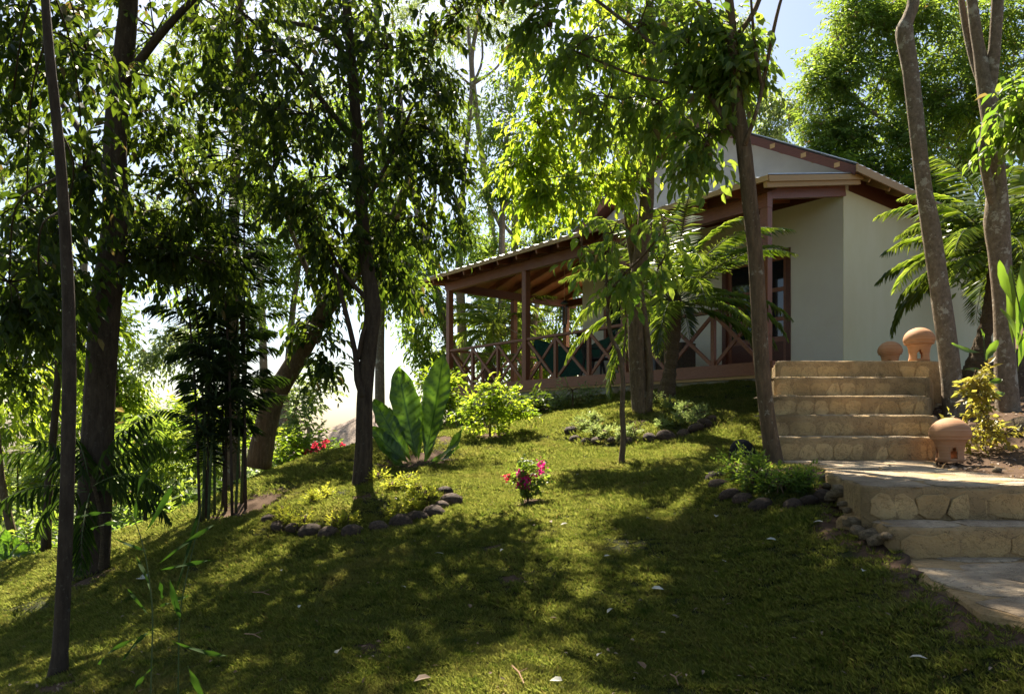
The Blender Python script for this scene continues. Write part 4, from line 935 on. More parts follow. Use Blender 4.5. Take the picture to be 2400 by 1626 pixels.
bt('pale leaning tree left of the veranda with leaves against white sky', [[(1046,900,21,26),(1040,850,21,24),(1012,740,21,23),(985,640,21,22),(965,540,21,20),(935,430,21,17),(915,300,21,14),(905,180,21,10)],[(968,560,21,12),(985,460,21,9),(990,350,21,6)],[(1012,740,21,10),(960,700,20.5,6),(930,720,20,4)]],
   [(930,620,20.5,55,50),(975,690,20.5,50,40),(905,560,20.5,45,45),(985,800,20.5,40,45),(950,760,20.5,35,30),(1010,560,21,35,45),(940,330,21,60,60),(1000,860,20,45,40)], seed=22)
bt('mottled upright tree just behind the corner of the veranda', [[(1052,900,23,24),(1048,740,23,22),(1042,600,23,18),(1045,500,23,14),(1055,380,23,11),(1070,200,23,9),(1062,60,23,7)],[(1045,480,23,8),(1010,380,23,6),(975,260,23,4)],[(1070,200,23,8),(1095,130,23,5),(1085,20,23,4)]],
   [(1060,520,23,40,50),(1090,610,23,40,30)], seed=23)
bt('feathery high tree with crooked bare twigs in the upper centre', [[(1110,800,26,18),(1120,560,26,14),(1090,320,26,12),(1074,190,26,12),(1072,120,26,10),(1090,20,26,9),(1100,-80,26,7)],[(1076,190,26,8),(1130,150,26,5),(1175,60,26,4)],[(1075,200,26,6),(1020,150,26,4)],[(1080,250,26,6),(1040,330,26,5),(1000,370,26,3)]],
   [(1000,60,26,70,60),(1090,40,26,70,50),(960,150,26,60,50),(1040,230,26,60,40),(1020,320,26,60,40),(960,260,26,50,50),(1150,60,26,50,50),(940,40,26,60,60)], leaf=LEAF_GREY, seed=24, kw=FE)
bt('small-leaved dense tree between the sky gap and the lime crown', [[(1140,760,22,18),(1138,600,22,16),(1142,450,22,13),(1150,300,22,10)],[(1140,480,22,8),(1190,380,22,6)],[(1138,520,22,7),(1090,420,22,5)]],
   [(1150,200,22,55,70),(1120,290,22,55,60),(1180,310,22,50,60),(1140,390,22,60,50),(1180,470,22,50,50),(1110,450,22,40,40),(1180,120,22,40,60)], seed=25)
bt('brown-stemmed tree above the veranda roof', [[(1190,850,25,20),(1172,640,25,18),(1168,520,25,16),(1175,400,25,12)],[(1168,540,25,9),(1120,480,25,6)]], [(1200,560,25,55,45),(1130,560,25,50,40),(1260,530,25,55,40),(1230,470,25,50,50),(1320,460,25,60,60),(1080,560,25,40,40),(1280,420,25,50,50)], seed=26)
bt('yellow-green tree seen through the veranda posts', [[(1205,880,22,16),(1210,760,22,14),(1225,650,22,12)],[(1212,740,22,8),(1180,680,22,6)]], [(1090,720,23,40,45),(1140,760,23,45,40),(1200,740,23,45,45),(1260,770,23,45,40),(1320,740,23,45,50),(1110,820,22,50,35),(1250,840,22,60,30),(1180,840,22,50,30),(1150,690,23,50,35),(1290,690,23,50,35),(1330,820,22,40,40)], leaf=LEAF_LIME, seed=27)
bt('tall round-leaved tree just behind the house ridge', [[(1600,400,24,30),(1620,250,24,24),(1640,100,24,18)]], [(1720,250,22,60,60),(1650,230,22,60,60),(1760,300,22,40,40),(1600,180,22,70,70),(1700,170,22,50,60),(1690,90,22,40,60),(1780,240,22,30,40),(1545,280,22,60,60),(1480,330,22,50,60)], leaf=LEAF_GREY, seed=28)
bt('great feathery tree filling the upper right above the roof', [[(2240,640,19,44),(2190,520,19,34),(2130,430,19,26),(2100,330,19,20),(2040,250,19,12)],[(2190,520,19,20),(2080,470,19,14),(1990,500,19,8)],[(2130,430,19,18),(2210,330,19,12),(2190,160,19,8)],[(2140,440,19,12),(2010,390,19,8),(1950,400,19,5)],[(2100,330,19,12),(1960,240,18.5,8),(1880,160,18.5,4)]],
   [(1900,90,18.5,75,60),(1980,60,18.5,75,60),(2070,80,18.5,75,70),(1860,190,18.5,45,45),(1920,190,18.5,70,50),(2000,180,18.5,70,50),(2090,210,18.5,70,60),(1865,280,18.5,40,40),(1920,290,18.5,55,40),(1990,300,18.5,55,35),(2170,120,18.5,75,80),(2160,260,18.5,60,60),(2240,60,18.5,70,70),(2300,150,18.5,60,80),(1880,345,18.5,30,25),(1930,370,18.5,40,20),(2010,10,18.5,90,40),(1960,0,18.5,60,50),(2100,20,18,90,60),(2180,200,18,80,80),(2250,280,18,70,80),(2080,330,18,60,50),(2290,40,18,70,70)], leaf=LEAF_MID, seed=29, kw=FE, nsub=14, lw=.05)
bt('low bright yellow-green tree behind the house corner at right', [[(2200,760,17,26),(2150,600,17,20),(2110,480,17,14)]], [(1990,380,18,50,25),(2060,400,18,60,35),(2130,400,17,60,50),(2200,360,17,60,60),(2280,330,17,60,70),(2050,450,17.5,50,35),(2160,480,17,60,50),(2280,450,17,60,60),(2230,240,17.5,60,60),(1900,370,18,30,18)], leaf=LEAF_LIME, seed=30, bark=BARK_BROWN)
bt('dark dense tree at the far right edge behind the palm', [[(2340,760,14,30),(2330,560,14,24),(2320,380,14,16)]], [(2300,500,14,70,60),(2250,560,14,60,50),(2320,420,14,50,70),(2310,620,14,60,50)], leaf=LEAF_MID, seed=31, bark=BARK_BROWN)
bt('ragged tree at the left of the white sky gap, sunlit edge', [[(262,1010,19,26),(258,880,19,22),(250,760,19,18),(240,640,19,12)]], [(260,760,19,45,60),(270,840,19,45,45),(225,700,19,40,50),(285,900,19,35,40),(180,780,19,60,60),(240,930,19,60,50),(120,860,19,60,60)], leaf=LEAF_LIME, seed=32, bark=BARK_BROWN)
bt('wispy small tree standing alone in the white sky gap', [[(490,930,17,12),(480,880,17,10),(460,835,17,7),(425,800,17,5),(395,770,17,3)],[(476,870,17,5),(500,830,17,4),(510,790,17,3)]], [(385,785,17,35,25),(420,760,17,40,25),(450,790,17,35,25),(480,740,17,40,35),(510,690,17,35,35),(350,810,17,20,15)], leaf=LEAF_GREY, seed=33, ntw=5, ll=.15)
bt('dark thin tree beyond the lawn edge at left', [[(104,1250,9,22),(110,1100,9,18),(124,950,9,15),(132,820,9,14),(130,700,9,12),(120,500,9,9)]], [(60,760,9.5,70,50),(170,700,9.5,60,50),(30,840,9.5,60,40),(110,640,9.5,80,60),(40,560,9.5,80,60)], bark=BARK_DARK, leaf=LEAF_DARK, seed=34, ntw=5)
bt('leaning stem low at the far left edge', [[(40,1260,10,26),(20,1180,10,18),(2,1080,10,14),(-10,940,10,12)]], [(10,880,10.5,60,45)], bark=BARK_BROWN, leaf=LEAF_LIME, seed=35, ntw=5)
bt('short shaded trunk in front of the undergrowth at left', [[(334,1190,12,20),(336,1140,12,16),(330,1060,12,12),(322,980,12,8)]], [(320,960,12,40,35),(350,1010,12,35,30)], bark=BARK_DARK, leaf=LEAF_MID, seed=36, ntw=5)
bt('far tree rising behind the leaning trunk', [[(640,1000,18,22),(650,880,18,18),(665,700,18,14),(690,520,18,10)]], [(640,600,18,60,60),(700,540,18,60,60),(600,700,18,50,50),(660,460,18,70,60),(740,420,18,60,60),(580,560,18,50,60)], leaf=LEAF_MID, seed=37)
bt('tall thin tree high at the left behind the thick trunk', [[(180,900,22,20),(190,600,22,16),(200,300,22,12)]], [(120,500,22,90,80),(200,380,22,90,80),(60,250,22,90,90),(180,180,22,90,90),(320,150,22,80,80),(400,300,22,80,70),(330,440,22,70,60),(60,400,22,80,60)], leaf=LEAF_GREY, seed=38)
bt('broad pale crown high between the two dark trunks', [[(600,900,24,20),(590,600,24,16),(570,300,24,12)]], [(520,220,24,90,80),(620,300,24,80,80),(450,380,24,70,50),(560,420,24,80,60),(700,180,24,90,80),(640,60,24,90,70),(440,100,24,90,80),(740,340,24,70,70)], leaf=LEAF_GREY, seed=39)
bt('far lime-leaved tree between veranda roof and lime crown', [[(1350,600,27,16),(1360,400,27,12)]], [(1350,420,27,50,50),(1290,320,27,60,60),(1400,300,27,60,60),(1240,400,27,40,50)], leaf=LEAF_LIME, seed=40)

bt('low dome-shaped tree far down the slope under the sky gap', [[(330,1060,30,14),(332,980,30,12),(330,930,30,9)]], [(330,940,30,50,28),(280,930,30,45,25),(385,945,30,45,25),(300,980,29,60,30),(390,985,29,60,30)], leaf=LEAF_GREY, seed=41, ll=.24, lw=.11)
bt('far spreading tree down the slope behind the thick trunk', [[(150,1060,30,14),(152,980,30,12),(150,920,30,9)]], [(150,910,30,70,40),(60,900,30,60,40),(230,930,30,50,35),(20,960,29,60,40),(120,980,29,60,40),(210,985,29,60,35)], leaf=LEAF_LIME, seed=42, ll=.24, lw=.11)
bt('far low tree right of the bamboo palm clump', [[(700,1080,30,14),(702,1000,30,12),(700,960,30,9)]], [(640,950,30,45,28),(590,940,30,40,25),(480,950,30,50,30),(530,970,29,50,30)], leaf=LEAF_MID, seed=43, ll=.24, lw=.11)
tree('unseen_lawn_shading_tree', 'unseen dark tree beside the camera, added to keep sky light off the lower lawn', 'tree', [[(-2644,2925,1.5,400),(-2700,0,1.5,300),(-2700,-3000,1.5,240),(-2500,-6500,1.5,160)]],
  [((-6,2,6),2),((-3.5,.5,7),2),((-4,4,7.6),2),((-1,1,7),2),((-1.3,3.6,8.2),2),((1.2,.5,7.4),2),((1.4,2.8,8.6),1.8),((-6,-2,6.5),2),((-2,-2.2,7),2),((3.2,1.6,8.0),1.6),((-7.5,4.5,7.5),2),((-2.6,3.2,7.2),1.8),((0,-1,7.2),2),((2.8,3.6,9.2),1.6),((-5,-.5,7.4),2)],
  BARK_DARK, LEAF_DARK, None, 55, nsub=14, ntw=9, nleaf=7, tl=.6, ll=.22, lw=.10)  # out-of-view tree, added to block overhead sky light and deepen the lawn's shade
def undergrowth():
    rg = np.random.default_rng(17); n = 11000; x = rg.uniform(-26, -1.0, n); y = rg.uniform(5, 28, n)
    k = (((y > 9.6 + (x + 6) * .5 + np.clip(x + 3, 0, 2) * 1.2) & (x > -7.5)) | (x < -8.4)) & ~inpoly(x, y, HOUSE); x, y = x[k], y[k]; z = H(x, y, False)
    fr, _ = sprays(np.stack([x, y, z], 1), rg.normal(0, .45, (len(x), 3)) + UP * .8, rg, 9, .45, .13, .05, .15, .5)
    o = link('undergrowth', leaf_mesh('undergrowth', fr, LEAF_MID)); tag(o, 'leafy green undergrowth covering the slope beyond the lawn crest', kind='stuff')
undergrowth()
def distant_wood():
    rg = np.random.default_rng(23); O = []; D = []
    for i in range(95):
        x = rg.uniform(-75, 16); y = rg.uniform(34, 66); z = float(H(x, y, False)[0]); top = rg.uniform(-3.5, -.2) if x < 5 else rg.uniform(0, 5); top = max(top, z + 3)
        c = np.array([x, y, (top + z) / 2 + .6]); rr_ = np.array([3.6, 3.0, max(1.5, (top - z) / 2)]); v = nz(rg.normal(0, 1, (330, 3))); v[:, 2] = np.abs(v[:, 2]) * 1.1 - .3
        O.append(c + v * rr_ * rg.uniform(.7, 1.0, (330, 1))); D.append(v + rg.normal(0, .4, (330, 3)))
    fr, _ = sprays(np.concatenate(O), np.concatenate(D), rg, 5, 1.1, .5, .26, .3, .6)
    o = link('distant_wood', leaf_mesh('distant_wood', fr, LEAF_GREY)); tag(o, 'distant wood filling the valley beyond the garden slope', kind='stuff')
distant_wood()
# ------------------------------------------------------------------ shrubs
def shrub(name, label, foot, blobs, leaf, seed, group=None, cat='shrub', stem=6, bark=BARK_BROWN, **kw):
    k = dict(nsub=8, ntw=6, nleaf=7, tl=.16, ll=.06, lw=.025, droop=.2, flat=.6, sides=5, hi=False, crownname='foliage'); k.update(kw)
    gx = foot if isinstance(foot, Vector) else G(*foot)
    x = CX + gx.x / gx.y * F; y = HY - gx.z / gx.y * F; d = gx.y
    bl = [(x + a, y - b, d + c, rx, ry) for (a, b, c, rx, ry) in blobs]
    return tree(name, label, cat, [[(x, y + 2, d, stem), (x, y - blobs[0][1] * .5, d, stem * .7), (x + blobs[0][0] * .5, y - blobs[0][1], d, stem * .4)]], bl, bark, leaf, group, seed, **k)
ub = 'shrubs of the undergrowth below the lawn edge'
def far(x, y, d): return U(x, y, d)
UG = [((40,1120,13),[(0,80,0,70,60),(-30,20,0,60,50),(60,40,0,50,40)],LEAF_LIME,'bright yellow-green shrub at the far left edge below the trees'),
 ((130,1190,13),[(0,60,0,60,50),(20,120,0,60,50)],LEAF_GREY,'grey-green shrub just left of the thick dark trunk'),
 ((60,1290,10),[(0,60,0,60,40),(-40,20,0,50,30)],LEAF_MID,'low shrub behind the broad leaves at the left edge'),
 ((330,1130,15),[(0,60,0,60,50),(-40,110,0,50,40),(40,20,0,60,30)],LEAF_GREY,'silvery shrub right of the thick dark trunk'),
 ((400,1100,14),[(0,90,0,60,40),(40,140,0,60,40),(-40,60,0,50,40)],LEAF_LIME,'vivid lime shrub in the middle of the undergrowth'),
 ((470,1100,13),[(0,60,0,50,40),(-20,130,0,60,45),(10,180,0,50,30)],LEAF_LIME,'sunlit shrub touching the bamboo palm clump on its left'),
 ((380,1180,12),[(0,40,0,60,25),(-60,40,0,50,25)],LEAF_MID,'low dark shrub on the crest of the lawn'),
 ((300,1010,20),[(0,60,0,60,50),(70,60,0,60,45)],LEAF_GREY,'hazy far shrub under the white sky gap'),
 ((430,1000,20),[(0,60,0,70,45),(-70,40,0,60,40)],LEAF_MID,'far mid-green shrub at the foot of the wispy tree'),
 ((200,1080,17),[(0,60,0,70,60),(-80,40,0,60,60)],LEAF_LIME,'far yellow shrub between the left trunks'),
 ((690,1060,13),[(0,60,0,35,30),(-20,130,0,40,40),(30,170,0,35,45)],LEAF_GREY,'airy grey-green shrub behind the leaning trunk'),
 ((640,1090,12),[(0,40,0,45,30),(-10,90,0,40,35)],LEAF_LIME,'lime shrub right of the bamboo palm clump'),
 ((1000,930,14),[(0,30,0,38,28),(-10,50,0,26,26)],LEAF_LIME,'bright shrub between the giant-leaf plant and the veranda')]
for i, (p, bl, lf, lb) in enumerate(UG):
    shrub('undergrowth_shrub', lb, far(*p), bl, lf, 60 + i, ub, nsub=9, ntw=8, nleaf=8, tl=.4, ll=.13, lw=.05)
shrub('young_shrub', 'light green leafy young shrub on the lawn at the veranda corner', (1112,990), [(0,60,0,45,30),(45,75,0,40,25),(-40,60,0,35,25),(10,110,0,25,25),(-5,20,0,40,18),(70,50,0,30,18)], LEAF_LIME, 80, nsub=8, ntw=6, ll=.075, lw=.04, tl=.2)
shrub('grey_shrub', 'loose blue-grey shrub against the concrete plinth', (1300,925), [(0,40,0,35,25),(40,20,0,30,20),(-30,20,0,30,18)], LEAF_GREY, 81, nsub=8, ntw=6, ll=.07, lw=.03, tl=.22)
shrub('dark_shrub', 'dark low plant at the foot of the plinth, left part', (1215,945), [(0,30,0,30,22),(20,15,0,28,15)], LEAF_DARK, 82, ll=.12, lw=.05, tl=.2, nsub=6, ntw=5)
shrub('croton_bush', 'sunlit yellow-green and russet bush beside the lowest terracotta lantern', (2232,1025), [(0,40,0,42,20),(-50,42,0,32,18),(50,38,0,35,18),(-5,85,0,18,20),(-15,130,0,12,20),(-20,170,0,8,16)], leafmat('croton_leaf', (.10,.13,.03), (.20,.15,.04), (.5,.55,.08), (.65,.5,.08), .45, .4, .4, .03), 83, ll=.075, lw=.036, tl=.14, nsub=6, ntw=3, stem=4)
# bed plants
def bed(pts, leaf, lab, group, ll, lw, seed, rx=16, ry=12, tl=.07):
    for i, (x, y, s) in enumerate(pts):
        shrub('bed_plant', lab(i), (x, y), [(0, ry * .8 * s, 0, rx * s, ry * s)], leaf, seed + i, group, 'plant', stem=2, nsub=9, ntw=7, nleaf=6, tl=tl, ll=ll, lw=lw, droop=-.15)
bed(sorted([(640,1172,1.1),(655,1190,.9),(690,1195,1.1),(860,1095,1),(890,1115,1.0),(925,1105,1.4),(950,1125,1.3),(965,1140,1.2),(935,1158,1.0),(735,1130,.7),(790,1192,.9),(905,1172,1.0),(760,1200,.9),(710,1145,.9)]), LEAF_YEL,
    lambda i: f'low yellow-green bedding plant, {ORD[i]} from the left under the dark forked tree', 'yellow-green plants in the bed of the forked tree', .032, .012, 90)
bed(sorted([(1325,975,1.2),(1345,990,1.2),(1375,995,1.2),(1410,995,1.1),(1440,992,1.2),(1350,960,1.0),(1490,915,1.3),(1525,930,1.3),(1560,945,1.4),(1585,955,1.4),(1545,965,1.3),(1570,968,1.2),(1505,975,.9),(1600,945,1.0)]), LEAF_GREY,
    lambda i: f'low grey-green bedding plant, {ORD[i]} from the left on the mossy mound', 'grey-green plants on the mossy mound', .042, .014, 110)
bed(sorted([(1655,1080,1.4),(1675,1095,1.5),(1700,1085,1.6),(1720,1100,1.5),(1745,1110,1.4),(1780,1120,1.3),(1810,1115,1.3),(1835,1110,1.1),(1695,1112,1.3),(1765,1128,1.2)]), LEAF_MID,
    lambda i: f'low dark green bedding plant, {ORD[i]} from the left in the bed beside the landing', 'green plants in the bed beside the landing', .032, .013, 130, rx=22, ry=19, tl=.08)

# bougainvillea
def bougainvillea():
    g = G(1198, 1140); t = thing('bougainvillea', 'small bougainvillea with magenta flowers alone on the sunny lawn', 'plant', g)
    rr = random.Random(4); rg = np.random.default_rng(4)
    px = lambda a, b, c=0: g + Vector((a / F * g.y, c, b / F * g.y))
    stems = [[(0,0),(-4,25),(-12,55),(-18,70)],[(0,0),(3,30),(10,60),(30,85)],[(0,0),(-8,20),(-25,45),(-42,62)],[(0,0),(6,20),(22,48),(40,58)],[(1,0),(-2,40),(-5,80),(-12,98)]]
    O = []
    for s in stems:
        P = [px(a, b, rr.uniform(-.05, .05)) for a, b in s]; p2, r2 = smooth_path(P, [.005, .004, .003, .002], 4); MB().tube(p2, r2, 5).build('stem', BARK_BROWN, t)
        for q in p2[3:]: O += [np.array(q)] * 3
    O = np.array(O); fr, _ = sprays(O, rg.normal(0, 1, O.shape), rg, 5, .07, .035, .026, .2, .8)
    f = link('foliage', leaf_mesh('foliage', fr, LEAF_MID, True), t); tag(f, kind='stuff')
    for (a, b, n, mt) in [(-20,62,5,PINK),(-8,55,5,PINK),(-26,48,5,PINK),(-14,42,5,PINK),(2,60,4,PINK),(-4,46,4,PINK),(-22,36,4,PINK),(-10,34,3,PINK),(2,48,4,PINK),(26,84,4,PINK),(36,80,4,PINK),(30,72,4,PINK),(22,64,3,PINK),(-46,58,4,REDF),(-54,54,3,REDF),(0,38,3,PINK),(32,90,3,PINK),(-18,68,3,PINK)]:
        c = np.array(px(a, b, rr.uniform(-.09, .02))); k = n * 3; D = nz(rg.normal(0, 1, (k, 3)) + np.array([0, -.3, .3]))
        m = leaf_mesh('flower', (c + rg.normal(0, .011, (k, 3)), D, rg.normal(0, 1, (k, 3)), np.full(k, .026), np.full(k, .024), rg.random(k)), mt, True); link('flower', m, t)
bougainvillea()
g = far(712, 1040, 11.5); 
def redbush(x, y, d, lb, seed):
    g = far(x, y, d); t = shrub('flowering_bush', lb, g, [(0,30,0,35,25),(25,5,0,30,20)], LEAF_MID, seed, 'red flowering bushes by the thatched roof', ll=.1, lw=.04, tl=.25)
    rg = np.random.default_rng(seed)
    for k in range(12):
        c = np.array(g) + np.array([rg.uniform(-.2, .35), rg.uniform(-.35, -.1), rg.uniform(-.02, .35)]); n = 10
        link('flower', leaf_mesh('flower', (c + rg.normal(0, .02, (n, 3)), rg.normal(0, 1, (n, 3)), rg.normal(0, 1, (n, 3)), np.full(n, .045), np.full(n, .04), rg.random(n)), REDF), t)
redbush(745,1045,11.8,'bush with crimson flowers in front of the thatched roof',150); redbush(705,1055,12.2,'smaller bush with pink-red flowers left of the thatched roof',151)

# giant-leaf plant
def bigleafmat():
    m, t, N, L = mat('giant_leaf'); at = nd(t, 'ShaderNodeAttribute', attribute_name='vein'); oi = nd(t, 'ShaderNodeObjectInfo')
    n = noise(t, 9, 4, .6)
    c = mixc(t, oi.outputs['Random'], (.035,.075,.015), (.05,.09,.02)); c = mixc(t, ramp(t, at.outputs['Fac'], .5, 1), c, (.015,.035,.008))
    tc = mixc(t, ramp(t, n, .3, .7), (.09,.21,.012), (.20,.36,.025)); tc = mixc(t, ramp(t, at.outputs['Fac'], .2, 1), tc, (.04,.11,.006))
    return finish(m, t, c, .32, .5, trans=.5, tcol=tc)
GIANT = bigleafmat()
def bigleaf(parent, base, tip, width, nrm, bow=.1, fold=.25, nv=11, name='leaf', mt=None, wav=.02):
    base = Vector(base); tip = Vector(tip); D = tip - base; L = D.length; D.normalize(); N = Vector(nrm); N = (N - D * N.dot(D)).normalized(); S = D.cross(N).normalized()
    nu, ns = 44, 8; V = []; vein = []
    for i in range(nu + 1):
        u = i / nu; wp = (math.sin(math.pi * min(1, u * .93 + .05)) ** .9) * (.35 + .95 * u) if u < .97 else .1
        wp = max(0, math.sin(math.pi * max(0, (u - .06) / .94)) ** .75) * (.45 + .75 * u) if u > .06 else .02
        wp = min(wp, 1.1); c = base + D * L * u + N * (-bow * L * 4 * u * (1 - u))
        for j in range(-ns, ns + 1):
            s = j / ns; ph = (u * nv - abs(s) * .9); fr = ph - math.floor(ph); vv = max(0, 1 - abs(fr - .5) * 6.5) if u > .06 else 0
            w2 = width / 2 * wp * (1 + .05 * math.sin(u * 29 + (2 if j > 0 else 0)) * abs(s))
            zz = fold * w2 * abs(s) ** 1.3 + wav * L * .9 * math.sin(ph * 2 * math.pi) * min(1, abs(s) * 3) * (1 if wp > .2 else 0) * .3 + wav * math.sin(u * 11 + (3 if j > 0 else 0)) * abs(s)
            V.append(c + S * s * w2 + N * zz); vein.append(max(vv, 1 if j == 0 else 0))
    k = 2 * ns + 1; V = np.array([tuple(v) for v in V]); q = (np.arange(nu)[:, None] * k + np.arange(k - 1)[None]).ravel()
    me = np_mesh(name, V, [np.stack([q, q + 1, q + k + 1, q + k], 1)], mt or GIANT, smooth=True)
    a = me.attributes.new('vein', 'FLOAT', 'POINT'); a.data.foreach_set('value', np.array(vein, dtype=np.float32))
    return link(name, me, parent)
def giant():
    g = G(955, 1050); d = g.y; t = thing('giant_leaf_plant', 'giant-leaf plant with upright paddle leaves glowing in the backlight', 'plant', g)
    bs = lambda x, y, c=0: U(x, y, d + c)
    for (x0, y0, c0, x1, y1, c1, w, nr, bow) in [(948,1052,0,903,832,.1,92,(.25,-1,.2),.04),(962,1050,0,1006,800,.15,92,(-.35,-1,.15),.03),(940,1055,0,848,905,-.1,66,(.5,-1,.1),.06),(938,1056,-.1,843,968,-.2,62,(.3,-.8,.6),.10),
        (935,1056,0,882,925,.35,50,(.6,-1,.1),.05),(968,1052,0,1052,968,-.1,42,(-.4,-.6,.8),.14),(962,1054,0,1000,915,.3,46,(-.7,-1,.1),.06),(950,1058,-.1,1042,1012,-.3,34,(0,-.4,1),.10),(950,1052,.1,945,898,.3,44,(.1,-1,.3),.05),(935,1060,-.1,862,1012,-.3,50,(.2,-.5,.9),.12)]:
        bigleaf(t, bs(x0, y0, c0), bs(x1, y1, c1), w * .82 / F * d, nr, bow)
giant()
def broad(label, x, y, d, specs, mt=None, ws=30, name='broad_leaf_plant', group=None):
    g = U(x, y, d); t = thing(name, label, 'plant', g, group); rr = random.Random(int(x))
    for (dx, dy) in specs: bigleaf(t, g, U(x + dx, y - dy, d + rr.uniform(-.3, .3)), ws / F * d, (rr.uniform(-.5, .5), -.7, .8), .12, .2, 9, mt=mt or GIANT)
broad('clump of broad pale-edged leaves at the left edge of the lawn', 10, 1275, 8.4, [(-20,60),(30,65),(60,45),(75,20),(0,80),(45,10),(-40,30)], ws=26)
def lance(): return leafmat('ginger_leaf', (.045,.09,.014), (.07,.12,.02), (.22,.40,.02), (.32,.50,.04), .5, .35, .5)
LANCE = lance()
def lances(name, label, stems, leaves, mt, d, stemw=5, cat='plant', group=None, nrm=(0,-.8,.6), curve=.12):
    x, y, dd = stems[0][0]; t = thing(name, label, cat, U(x, y, dd), group); rr = random.Random(int(x + y))
    for s in stems:
        p, r = smooth_path([U(*q) for q in s], [stemw / 2 / F * q[2] for q in s], 4); MB().tube(p, [a * (1 - .6 * i / len(r)) for i, a in enumerate(r)], 6).build('stem', STEM_GREEN, t, smooth=True)
    for (x0, y0, x1, y1, w, dz) in leaves:
        bigleaf(t, U(x0, y0, d), U(x1, y1, d + dz), w / F * d, (nrm[0] + rr.uniform(-.5, .5), nrm[1], nrm[2] + rr.uniform(-.3, .3)), curve * rr.uniform(-1, 1), .2, 0, 'leaf', mt, .004)
lances('ginger_plant', 'tall bright green ginger plant cut off by the right edge', [[(2345,930,6.3),(2335,800,6.3),(2310,680,6.3),(2295,610,6.3)]],
  [(2300,790,2295,600,22,.2),(2305,800,2322,590,24,.1),(2300,690,2268,590,22,.1),(2310,770,2330,660,26,0),(2318,830,2270,700,22,.2),(2310,840,2345,720,28,0)], LANCE, 6.3)
lances('ginger_shoot', 'long-leaved green shoot between the two pale right-hand trunks', [[(2242,965,7.2),(2238,850,7.2),(2232,760,7.2)]],
  [(2234,800,2160,778,16,-.2),(2236,820,2266,770,20,.1),(2238,850,2190,838,16,.2),(2240,870,2275,860,18,0),(2238,880,2200,905,18,-.1),(2236,770,2225,745,8,0),(2240,905,2280,890,18,.2)], LANCE, 7.2, 5)
# foreground bamboo sprig (2400 px coordinates)
q = lambda *a: [v / K if i < 4 else v for i, v in enumerate(a)]
SPR = [(a, b, c, e, w_ * .72, z_) for a, b, c, e, w_, z_ in [q(318,1222,357,1085,20,.05),q(338,1252,407,1132,20,0),q(310,1222,214,1240,11,.1),q(265,1200,178,1212,12,0),q(370,1322,503,1228,15,.1),q(375,1335,492,1312,13,0),q(395,1345,422,1448,22,0),q(375,1350,381,1402,13,.05),
       q(348,1440,298,1378,11,0),q(362,1480,232,1556,13,.1),q(400,1500,534,1536,15,0),q(362,1470,288,1545,12,-.1),q(438,1556,478,1640,24,0),q(352,1385,316,1300,12,.1),q(360,1560,300,1640,14,0),q(408,1400,470,1180,12,.2),q(345,1290,270,1262,10,.1),q(372,1420,440,1395,12,.1)]]
lances('bamboo_sprig', 'dark narrow-leaved bamboo shoot close to the camera at lower left', [[(342,1860,1.9),(342,1575,1.9),(346,1400,1.9),(335,1290,1.9),(318,1215,1.9),(300,1170,1.9)],[(400,1860,2.0),(404,1575,2.0),(408,1400,2.0),(425,1300,2.0),(450,1190,2.05),(462,1110,2.05)]],
  SPR, leafmat('bamboo_leaf', (.018,.04,.010), (.03,.055,.014), (.035,.09,.008), (.07,.15,.012), .3, .75, .05), 1.9, 4.5)

# ------------------------------------------------------------------ palms
def palm(name, label, base, crown, d, tw, fronds, L, ll, lw, mt, seed, hang=.45, bark=BARK_PALM, nl=58, group=None, cat='palm'):
    b = U(*base, d); c = U(*crown, d); t = thing(name, label, cat, b, group); rr = random.Random(seed)
    if tw:
        pts = []; rad = []
        for i in range(25):
            u = i / 24; p = b.lerp(c, u) + Vector((math.sin(u * 3.1) * .05, 0, 0)); pts.append(p); rad.append(tw / 2 / F * d * (1.45 - .5 * min(1, u * 3) + .2 * max(0, u - .6)) * (1.1 if i % 2 else .95))
        MB().tube(pts, rad, 12, rough=.08, seed=seed).build('trunk', bark, t, smooth=False)
    for i in range(fronds):
        az = i * 2.39996 + rr.uniform(-.2, .2); u = i / max(1, fronds - 1); el = 78 - 88 * u + rr.uniform(-8, 8)
        frond(c + Vector((math.cos(az) * .04, math.sin(az) * .04, -.02 - .12 * u)), az, el, L * rr.uniform(.85, 1.1), .7 + .3 * rr.random(), nl, ll, lw, t, mt, seed * 50 + i, hang)
    return t
palm('pygmy_date_palm', 'feathery date palm with a knobbly trunk in front of the veranda', (1508,920), (1530,672), 11.0, 30, 36, 1.95, .30, .0068, LEAF_FROND, 3)
palm('date_palm', 'large date palm beside the cream side wall with arching fronds', (2205,860), (2268,565), 9.6, 32, 38, 1.62, .34, .0068, LEAF_FROND, 4)
palm('background_palm', 'broad palm outside the far end of the veranda', (1115,900), (1125,745), 20.5, 0, 22, 2.0, .5, .03, LEAF_FROND, 5, nl=30)
palm('fern_palm', 'low feathery palm in the sunlit undergrowth left of the bamboo clump', (455,1110), (450,1040), 12.5, 0, 14, 1.1, .26, .018, LEAF_FROND, 6, nl=30)
palm('drooping_palm', 'dark drooping-leaved palm wrapped round the thick trunk', (228,1290), (205,1080), 6.0, 8, 11, .78, .24, .028, LEAF_BAMBOO, 7, hang=1.6, nl=14)
